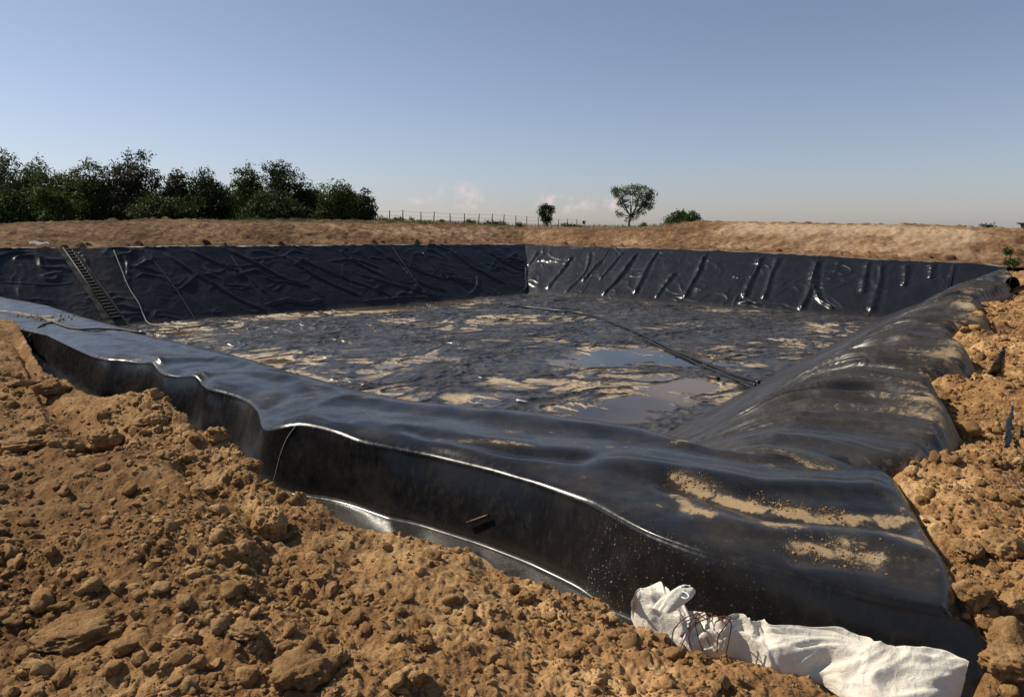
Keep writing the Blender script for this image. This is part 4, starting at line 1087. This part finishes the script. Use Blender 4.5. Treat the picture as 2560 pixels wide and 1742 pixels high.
def sack_geo():
    n, m = 260, 90
    zt = np.interp(np.linspace(0, 1, 21), [0, .2, .35, .45, 1], [-.13, -.12, -.20, -.13, -.16])
    zb = np.interp(np.linspace(0, 1, 21), [0, .3, .6, 1], [-.27, -.30, -.30, -.33])
    T_ = catmull([at(p[0], p[1], z_) for p, z_ in zip(top, zt)], n); B_ = catmull([at(p[0], p[1], z_) for p, z_ in zip(bot, zb)], n)
    up = np.array([0, -.25, 1.0]); up /= np.linalg.norm(up)
    hgt_ = np.interp(np.linspace(0, 1, n), [0, .04, .12, .22, .33, .42, .5, .75, .95, 1], [.0, .05, .085, .045, .030, .055, .05, .045, .035, .01])
    V = []; s_ = np.linspace(0, 1, n)
    L = np.linalg.norm(T_[0] - T_[-1])
    for j in range(m):
        f = j / (m - 1); th = f * 2 * np.pi
        w = .5 - .5 * np.cos(th)                      # 0 top edge .. 1 bottom edge .. 0
        up_side = 1 if f < .5 else -1
        c = T_ * (1 - w) + B_ * w
        h_ = np.abs(np.sin(th)) * hgt_ * (1.0 if up_side > 0 else -.35)
        a_ = s_ * L; b_ = w * .35 + (0 if up_side > 0 else 3)
        wxx = a_ + .10 * perlin(a_ * 4, np.full(n, b_ * 4), 801); wyy = np.full(n, b_) + .10 * perlin(a_ * 4 + 9, np.full(n, b_ * 4), 802)
        f_rad = .5 * perlin(wxx * 1.8 + wyy * 5.5, wyy * 2.0 - wxx * .6, 803)
        cr = (1 - np.abs(perlin(wxx * 5.5, wyy * 4.5, 804)) * 2) * .026 + (1 - np.abs(perlin(wxx * 11 + wyy * 5, wyy * 11, 805)) * 2) * .011 + .060 * f_rad + .0035 * perlin(wxx * 30, wyy * 24, 806) + (1 - np.abs(perlin(wxx * 19 + 3, wyy * 17 + wxx * 6, 807)) * 2) * .005
        cr = cr * np.minimum(1, np.abs(np.sin(th)) * 2.2 + .15)
        neck = np.exp(-((s_ - .365) / .06) ** 2)
        cr = cr * (1 + .8 * neck) + neck * .012 * np.sin(w * 26) * np.abs(np.sin(th))
        V.append(c + up * (h_ + cr)[:, None])
    V = np.array(V[:-1])
    F = []
    i = np.arange((m - 1) * n).reshape(m - 1, n); i2 = np.vstack([i, i[:1]])
    F = np.stack([i2[:-1, :-1], i2[:-1, 1:], i2[1:, 1:], i2[1:, :-1]], -1).reshape(-1, 4)
    return V.reshape(-1, 3), F
sk = empty('sack', tuple(at(1900, 1640, -.3)), 'crumpled white woven sack lying stretched out along the foot of the black liner', 'sack')
V, F = sack_geo(); mesh_obj('sack_body', V, F, M_sack, sk)
# the knotted upright ear at the head of the sack
def ear_geo():
    n, m = 40, 36
    base = [at(1668, 1520, -.10), at(1690, 1494, -.06), at(1706, 1476, -.035), at(1714, 1466, -.02)]
    C_ = catmull(base, n); rad_ = np.interp(np.linspace(0, 1, n), [0, .3, .65, .9, 1], [.055, .062, .052, .040, .018])
    V = []
    side = np.array([1, .15, 0]); side /= np.linalg.norm(side); dep = np.array([-.1, 1, .2]); dep /= np.linalg.norm(dep)
    for i in range(n):
        for j in range(m):
            th = 2 * np.pi * j / m
            r_ = rad_[i] * (1 + .22 * math.sin(3 * th + i * .12) + .12 * math.sin(7 * th + 1 + i * .05))
            V.append(C_[i] + side * math.cos(th) * r_ + dep * math.sin(th) * r_ * .45)
    V = np.array(V); i_ = np.arange(n * m).reshape(n, m); i_ = np.hstack([i_, i_[:, :1]])
    F = np.stack([i_[:-1, :-1], i_[:-1, 1:], i_[1:, 1:], i_[1:, :-1]], -1).reshape(-1, 4)
    return V, F
V, F = ear_geo(); mesh_obj('sack_ear', V, F, M_sack, sk)
P = catmull([at(1706, 1478, -.03), at(1716, 1482, -.03), at(1722, 1490, -.035), at(1715, 1496, -.04), at(1704, 1492, -.04)], 30)
tube_obj('tie_string', P, .004, M_white, sk, 6)
# rusty tie wires sprung up round the neck of the sack
WIRES = [[(1680, 1615), (1684, 1575), (1712, 1545), (1742, 1535), (1770, 1550)], [(1702, 1618), (1720, 1580), (1748, 1540), (1740, 1532), (1722, 1560)], [(1730, 1622), (1722, 1590), (1742, 1550), (1775, 1532), (1782, 1548)],
         [(1758, 1630), (1745, 1590), (1738, 1545), (1760, 1528)], [(1775, 1615), (1760, 1575), (1742, 1545), (1715, 1552)], [(1792, 1632), (1796, 1590), (1820, 1555), (1826, 1542), (1800, 1540)],
         [(1815, 1636), (1822, 1600), (1828, 1560), (1815, 1545), (1792, 1552)], [(1700, 1590), (1735, 1560), (1790, 1540), (1815, 1560)]]
WL = ['leftmost rusty wire loop over the neck of the white sack', 'rusty wire bent sharply at its top over the sack neck, second from the left', 'rusty wire arching to the right over the sack neck',
      'straight rusty wire rising from the middle of the sack neck', 'rusty wire leaning left over the sack neck', 'tall rusty wire at the right of the sack neck', 'rightmost rusty wire hoop beside the white sack body', 'low rusty wire lying across the sack neck']
for i, w in enumerate(WIRES):
    z0 = np.linspace(-.24, -.06 + .02 * (i % 3), len(w)); 
    L = []
    for k, p in enumerate(w):
        hh_ = .0 if k == 0 else .02
        L.append(at(p[0], p[1], [-.235, -.175, -.10, -.075, -.08][min(k, 4)] + .01 * (i % 3)))
    tag(tube_obj('tie_wire', catmull(L, 40), .0026, M_rust, k=6), WL[i], 'wire', 'rusty tie wires on the sack')

# ------------------------------------------------------------------ scraps of liner on the right soil
def scrap(name, pts, width, label, seed, mat=M_side, fold=1.0, cat='plastic scrap'):
    L = [at(*p) for p in pts]; C_ = catmull(L, 50); n, m = 50, 12
    wd = np.interp(np.linspace(0, 1, n), np.linspace(0, 1, len(width)), width)
    side = np.array([.9, .25, -.1]); V = []
    for j in range(m):
        f = j / (m - 1) - .5
        bow = -np.array([0, -1, .2]) * (f * f * 2.2 * fold)
        V.append(C_ + side * (f * wd)[:, None] + bow * wd[:, None] + .02 * perlin(np.arange(n) * .3, np.full(n, f * 3), seed)[:, None] * np.array([.4, -1, .3]))
    o = mesh_obj(name, np.array(V).reshape(-1, 3), grid_faces(m, n), mat)
    md_ = o.modifiers.new('thick', 'SOLIDIFY'); md_.thickness = .005
    return tag(o, label, cat)
scrap('liner_scrap', [(2500, 940, -.22), (2504, 915, -.05), (2508, 890, .08), (2512, 866, .2)], [.30, .20, .10, .02], 'upright pointed strip of black plastic sticking out of the right soil', 1, fold=.6)
scrap('liner_scrap', [(2515, 1185, -.3), (2520, 1120, -.16), (2526, 1060, -.08), (2532, 1015, -.02)], [.10, .07, .06, .02], 'long thin black plastic strip half buried in the right soil', 2, M_seam, .4)
scrap('liner_scrap', [(2500, 742, -.25), (2535, 728, -.10), (2575, 716, .05), (2640, 700, .2)], [.10, .35, .55, .7], 'black sheet edge lying on the soil at the right margin beside the curled liner end', 3, M_seam, .3)
scrap('liner_scrap', [(2470, 1722, -.40), (2520, 1700, -.36), (2580, 1705, -.36), (2640, 1720, -.4)], [.06, .12, .16, .2], 'black plastic flap at the bottom right corner beside the liner', 4, M_seam, .3)
P = [at(2440, 792, .12), at(2490, 786, .05), at(2560, 783, .02), at(2620, 786, .02)]
tag(tube_obj('cord', catmull(P, 20), .006, M_cord), 'thin dark cord lying over the right soil towards the margin', 'cord')
b1 = atY(2557, 573, 42.0)
bb = empty('tipper_bin', (float(b1[0]) + .55, 42.0, float(b1[2]) - .3), 'dark flared metal bin showing over the skyline at the right margin', 'bin')
Vb = []; 
for z_, w_ in ((0, .32), (.55, .42), (.62, .56), (.68, .56)):
    Vb += [(-w_, -w_, z_), (w_, -w_, z_), (w_, w_, z_), (-w_, w_, z_)]
Fb = [(3, 2, 1, 0), (12, 13, 14, 15)] + [(4 * k + j, 4 * k + (j + 1) % 4, 4 * k + 4 + (j + 1) % 4, 4 * k + 4 + j) for k in range(3) for j in range(4)]
mesh_obj('bin_shell', np.array(Vb), Fb, M_steel, bb, smooth=False, local=True)
# pale scrap of sheet on the far left rim
q0 = on_wall(103, 618, .15); 
Vq = []
for j in range(6):
    for i in range(10):
        Vq.append(
            q0 + np.array([Ow[0] * .25 + Dw[0] * (5 - i) * .09 + Ow[0] * j * .06, Ow[1] * .25 + Dw[1] * (5 - i) * .09 + Ow[1] * j * .06, .03 + .035 * j * (1 - i / 12) + .04 * math.sin(i * 1.1 + j)]))
tag(mesh_obj('plastic_scrap', np.array(Vq), grid_faces(6, 10), simple('grey_plastic', (.38, .35, .31), .85)), 'pale grey scrap of plastic on the rim above the ladder', 'plastic scrap')

# ------------------------------------------------------------------ trees, bushes, fence
def mat_leaf(name, a, b_, br=(.12, .06, .03)):
    m, nt, p = newmat(name)
    t = attr(nt, 'tone'); c = mix(nt, t, a, b_)
    nt.links.new(c, p.inputs['Base Color']); p.inputs['Roughness'].default_value = .65; p.inputs['Specular IOR Level'].default_value = .25
    tr = N(nt, 'ShaderNodeBsdfTranslucent'); nt.links.new(c, tr.inputs['Color'])
    ms = N(nt, 'ShaderNodeMixShader'); ms.inputs[0].default_value = .28
    out = [n_ for n_ in nt.nodes if n_.type == 'OUTPUT_MATERIAL'][0]
    nt.links.new(p.outputs[0], ms.inputs[1]); nt.links.new(tr.outputs[0], ms.inputs[2]); nt.links.new(ms.outputs[0], out.inputs[0])
    return m
M_lf = {'dark': mat_leaf('leaf_dark', (.014, .028, .007), (.055, .082, .017)), 'mid': mat_leaf('leaf_mid', (.022, .040, .008), (.085, .115, .022)),
        'light': mat_leaf('leaf_light', (.03, .055, .015), (.10, .14, .035)), 'olive': mat_leaf('leaf_olive', (.045, .06, .024), (.15, .17, .065)),
        'russet': mat_leaf('leaf_russet', (.024, .024, .013), (.060, .050, .026))}
def leaves_geo(blobs, n, size, r, spiky=0.0):
    """blobs: (cx, cy, cz, rx, ry, rz); leaf quads over and inside them, gathered in clumps"""
    B_ = np.array(blobs); w = (B_[:, 3] * B_[:, 5]); w = w / w.sum()
    nc = max(6, n // 14)
    k = r.choice(len(B_), nc, p=w); d = r.normal(size=(nc, 3)); d /= np.linalg.norm(d, axis=1)[:, None]
    rad_ = r.uniform(.25, 1, nc) ** .45
    rad_ = rad_ * (1 + spiky * np.maximum(0, r.normal(0, 1, nc)) * (d[:, 2] > 0))
    C_ = B_[k, :3] + d * rad_[:, None] * B_[k, 3:6]
    j = r.integers(0, nc, n); P = C_[j] + r.normal(0, size * 1.5, (n, 3)) * np.array([1, 1, .8])
    a = r.normal(size=(n, 3)); a /= np.linalg.norm(a, axis=1)[:, None]
    b_ = np.cross(a, r.normal(size=(n, 3))); b_ /= np.linalg.norm(b_, axis=1)[:, None]
    s_ = size * r.uniform(.6, 1.3, n)[:, None]
    V = np.stack([P - a * s_, P - b_ * s_ * .45, P + a * s_, P + b_ * s_ * .45], 1).reshape(-1, 3)
    F = np.arange(4 * n).reshape(n, 4)
    tone_ = np.clip(.45 + .35 * perlin(C_[j, 0] * .9, C_[j, 2] * .9 + C_[j, 1], 3) + r.normal(0, .18, n), 0, 1)
    return V, F, np.repeat(tone_, 4)
def tree(name, label, px, base_py, Y, blobs, n, size, kind, group=None, seed=0, trunk=.12, cat='tree', limbs=True, spiky=0.0):
    """blobs in photo pixels: (px, py, half width, half height)"""
    r = np.random.default_rng(seed + 900)
    b0 = atY(px, base_py, Y); m = Y / FPX / (CP + (CY - 500) / FPX * SP) * 1.0
    root = empty(name, tuple(map(float, b0)), label, cat, group)
    L = []
    for (bx, by, w, h_) in blobs:
        dep = r.normal(0, .35) * w * m
        c = atY(bx, by, Y + dep); L.append((*c, w * m, w * m * .85, h_ * m))
    V, F, T = leaves_geo(L, n, size, r, spiky)
    mesh_obj('crown', V, F, M_lf[kind], root, smooth=False, attrs={'tone': T})
    G = []
    cen = np.mean([l[:3] for l in L], axis=0)
    fork = np.array(b0) * .55 + cen * .45
    G.append(tube_geo(catmull([b0 - np.array([0, 0, .3]), b0 * .7 + fork * .3 + r.normal(0, .05, 3), fork], 8), np.linspace(trunk, trunk * .6, 8), 7))
    if limbs:
        for l in L:
            e = np.array(l[:3]) + np.array([0, 0, l[5] * .3]); mid = fork * .45 + e * .55 + np.array([0, 0, -.12 * np.linalg.norm(e - fork)])
            G.append(tube_geo(catmull([fork - (fork - b0) * .08, mid, e], 8), np.linspace(trunk * .55, trunk * .12, 8), 5))
    V, F = join_geo(G); mesh_obj('trunk', V, tri(F), M_bark, root)
    return root
YT = 72.0
GT = 'trees in the dark row behind the left earth bank'
rt = np.random.default_rng(4)
def crown(cx, topy, w, boty=540, n=9, rs=0):
    w = w * 1.12
    r = np.random.default_rng(rs + 31); L = []
    for i in range(n):
        f = r.uniform(0, 1) ** .8
        y = topy + 22 + (boty - topy - 30) * f
        half = w * (.45 + .55 * math.sin(min(1, f * 1.15 + .12) * math.pi * .62))
        L.append((cx + r.uniform(-.6, .6) * half, y, half * r.uniform(.48, .72), r.uniform(22, 36)))
    L.append((cx, boty - 30, w * .8, 32)); L.append((cx - w * .5, boty - 12, w * .5, 22)); L.append((cx + w * .5, boty - 12, w * .5, 22))
    return L
ROW = [(-60, 400, 80, 'mid', 'leftmost green tree of the dark row, cut by the picture edge', 0, 2), (5, 378, 46, 'olive', 'tall feathery tree at the left edge of the picture', .25, 0), (95, 398, 72, 'light', 'pale green loose crowned tree second from the left in the row', .15, 1),
       (165, 428, 56, 'mid', 'mid green bushy tree between the pale tree and the spiky one', .05, 2), (232, 400, 48, 'mid', 'spiky topped green tree left of the russet tree', .35, 0), (355, 378, 82, 'russet', 'tallest tree of the row with a russet brown top', .40, 0),
       (310, 452, 60, 'dark', 'dark olive bushy tree standing in front of the russet tree', .0, 2), (448, 428, 48, 'russet', 'low brownish tree right of the russet topped one', .3, 1), (510, 424, 58, 'dark', 'dark tree with ragged upright shoots in the middle of the row', .4, 0),
       (560, 462, 52, 'mid', 'low rounded green tree in the dip of the row', .1, 2), (622, 412, 46, 'mid', 'tree with a tall pointed shoot at its left, right of the dip', .35, 0), (700, 408, 62, 'dark', 'broad dark tree, highest on the right half of the row', .25, 1),
       (775, 442, 50, 'dark', 'dark rounded tree third from the right end of the row', .15, 2), (838, 452, 50, 'mid', 'full dark green tree second from the right end of the row', .15, 0), (892, 474, 44, 'dark', 'dark tree ending the row on the right beside the fence', .12, 1),
       (110, 470, 70, 'mid', 'low green shrubby tree in front of the pale tree', .05, 0), (410, 480, 70, 'dark', 'low dark shrubby tree below the brownish one', .05, 0), (680, 480, 66, 'dark', 'low dark shrubby tree below the broad highest one', .05, 0), (30, 478, 60, 'dark', 'low dark shrub at the left foot of the row', .05, 0)]
for i, (cx, ty, w, kd, lab, sp_k, dy) in enumerate(ROW):
    Yt = YT + dy * 2.0 - (5 if ty > 465 and i > 14 else 0) + (i % 3) * .7
    bl = crown(cx, ty, w, 556, 22, i)
    if kd == 'russet' or sp_k >= .25: bl += [(cx - w * .2, ty + 14, w * .30, 16), (cx + w * .15, ty + 10, w * .24, 15)]
    tree('tree', lab, cx, 562, Yt, bl, 13500 if w > 55 else 10500, .135, kd, GT, i, .12, spiky=sp_k * .22)
# solitary trees
tree('tree', 'tall umbrella shaped tree with airy crown and forked trunk standing alone on the field', 1572, 567, 118, [(1550, 486, 20, 14), (1575, 476, 22, 12), (1604, 480, 22, 15), (1620, 500, 16, 16), (1598, 505, 18, 14), (1560, 508, 14, 12), (1537, 478, 10, 10), (1548, 534, 10, 9), (1588, 545, 13, 7),
     (1620, 516, 12, 10), (1602, 528, 12, 8), (1563, 548, 9, 6), (1625, 488, 12, 13), (1583, 468, 24, 6)], 5200, .15, 'olive', None, 50, .20)
tree('tree', 'small dark egg shaped tree standing against the fence', 1366, 568, 108, [(1366, 534, 17, 20), (1355, 528, 10, 12), (1376, 526, 10, 12), (1365, 516, 10, 8), (1366, 552, 13, 12)], 2600, .14, 'dark', None, 51, .12)
tree('bush', 'round dark green bush left half of the pair behind the right mound', 1690, 566, 95, [(1690, 548, 26, 18), (1678, 556, 20, 12), (1705, 540, 16, 14)], 1900, .15, 'mid', None, 52, .08, 'bush')
tree('bush', 'round brighter green bush right half of the pair behind the right mound', 1730, 564, 93, [(1728, 546, 20, 17), (1715, 552, 16, 14), (1740, 552, 12, 12)], 1500, .15, 'light', None, 53, .08, 'bush')
tree('bush', 'tiny grey green bush on the skyline near the right edge', 2463, 573, 60, [(2456, 567, 9, 5), (2472, 569, 12, 5)], 500, .08, 'dark', None, 54, .03, 'bush')
for i, (px, py, w, h_, kd, lab) in enumerate([(957, 549, 13, 8, 'light', 'small pale bush left of the first fence post'), (993, 550, 16, 9, 'light', 'low pale bush between the first two fence posts'), (1028, 552, 4, 7, 'olive', 'thin upright weed right of the second fence post'),
                                         (1300, 563, 12, 6, 'mid', 'small green bush by the fence left of the egg shaped tree'), (1235, 560, 36, 6, 'mid', 'long low green bush along the middle of the fence'), (1412, 564, 12, 7, 'olive', 'scrubby bush right of the egg shaped tree'),
                                         (1435, 566, 20, 4, 'mid', 'low green bush near the last fence posts'), (1610, 563, 7, 7, 'olive', 'small bush right of the tall umbrella shaped tree'), (1178, 556, 14, 5, 'mid', 'low bush left of the long one by the fence'), (1105, 555, 8, 4, 'olive', 'small weed bush by the fourth fence post')]):
    tree('bush', lab, px, py + h_ + 3, 88 + i % 4, [(px - w * .3, py, w * .6, h_ * .9), (px + w * .4, py + 1, w * .6, h_ * .8)], 160 + int(w * 16), .11, kd, 'small bushes along the fence', 60 + i, .02, 'bush', False)
for i, (px, py, w, h_, Y, lab) in enumerate([(2520, 628, 10, 9, 15, 'small leafy weed on the right soil, the upper of two'), (2528, 655, 20, 10, 13, 'low leafy weed clump on the right soil, the lower of two')]):
    tree('weed', lab, px, py + h_ + 4, Y, [(px - w * .3, py, w * .6, h_), (px + w * .4, py + 2, w * .6, h_ * .8)], 420, .022, 'mid', None, 80 + i, .006, 'weed', False)
# fence
posts = [(973.6, 526.5), (1007, 525), (1052, 529.6), (1086, 529.6), (1124.6, 532.7), (1161, 533.5), (1198, 534), (1231, 534.5), (1260.6, 536.6), (1289.6, 538.9), (1317, 540.4), (1345, 542), (1370, 541), (1396, 548), (1418, 547), (1442, 547.5), (1463.5, 550.5)]
fen = empty('wire_fence', tuple(map(float, atY(1200, 558, 118))), 'old wire fence on uneven wooden posts along the field edge', 'fence')
tops = []; rp = np.random.default_rng(12)
for i, (px, ty) in enumerate(posts):
    Y = 94 + 50 * (i / (len(posts) - 1)) ** 1.1
    t_ = atY(px, ty, Y); by = np.interp(px, [970, 1100, 1230, 1345, 1470], [555, 557, 560, 565, 569]); b_ = atY(px + rp.normal(0, 1.2), by + 3, Y); tops.append((b_, t_))
    V, F = tube_geo(catmull([b_, b_ * .5 + t_ * .5 + rp.normal(0, .03, 3), t_], 5), np.array([.085, .08, .078, .075, .065]), 7)
    mesh_obj('post', V, tri(F), M_post, fen)
for f in (.93, .62, .30):
    L = []
    for k in range(len(tops) - 1):
        a = tops[k][0] * (1 - f) + tops[k][1] * f; b_ = tops[k + 1][0] * (1 - f) + tops[k + 1][1] * f
        for t in (0, .5): L.append(a * (1 - t) + b_ * t - np.array([0, 0, .06 * math.sin(t * math.pi)]))
    tube_obj('wire', L, .012, M_wire, fen, 4)
a = atY(910, 531, 92)
tube_obj('wire', [a, tops[0][0] * .07 + tops[0][1] * .93], .012, M_wire, fen, 4)
# small sign on the next to last post
V, F = box_between(atY(1459, 552, 143), atY(1459, 560, 143), .45, .05, np.array([0, -1., 0])); mesh_obj('sign_plate', V, F, M_steel, fen, smooth=False)
# dry grass along the top of the left bank and the field edge
def grass(name, label, n, sampler, hmin, hmax, mat, seed):
    r = np.random.default_rng(seed); P = sampler(r, n); n = len(P)
    h_ = r.uniform(hmin, hmax, n); a = r.uniform(0, 6.28, n); ln = r.normal(0, .35, (n, 2))
    w = h_ * .05 + .004
    d = np.stack([np.cos(a), np.sin(a), 0 * a], -1) * w[:, None]
    T = P + np.stack([ln[:, 0] * h_, ln[:, 1] * h_, h_], -1); Mi = (P + T) / 2 + np.array([0, 0, 1]) * (h_ * .08)[:, None]
    V = np.stack([P - d, P + d, Mi + d * .7, Mi - d * .7, T + d * .1, T - d * .1], 1).reshape(-1, 3)
    i = np.arange(n)[:, None] * 6; F = np.vstack([i + np.array([[0, 1, 2, 3]]), i + np.array([[3, 2, 4, 5]])])
    return tag(mesh_obj(name, V, F, mat, smooth=False, attrs={'tone': np.repeat(np.clip(r.normal(.5, .25, n), 0, 1), 6)}), label, 'grass', kind='stuff')
B_far = bvh_of([o_field])
def on_field(px_rng, off_rng, dens_seed, thr):
    def f(r, n):
        px = r.uniform(*px_rng, n); az = (px - CX) / FPX / 1.0145; off = r.uniform(*off_rng, n)
        Y = np.interp(az, raz, rw[:, 1]) + off; x = az * Y
        k = perlin(x * .5, Y * .5, dens_seed) + .3 * perlin(x * 2, Y * 2, dens_seed) > thr
        P = [(a, b, drop(a, b, B_far, 20)) for a, b in zip(x[k], Y[k])]
        return np.array([p for p in P if p[2] is not None])
    return f
grass('grass', 'patchy weeds growing along the top of the left earth bank', 9000, on_field((500, 1260), (6.0, 9.0), 501, .12), .06, .22, M_lf['olive'], 11)
grass('grass', 'tall thin grass along the fence line', 7000, on_field((930, 1720), (34, 60), 502, -.2), .2, .75, M_lf['olive'], 12)
grass('grass', 'scattered weeds along the left part of the earth bank', 900, on_field((0, 900), (5.5, 9.0), 503, .2), .06, .2, M_lf['olive'], 13)
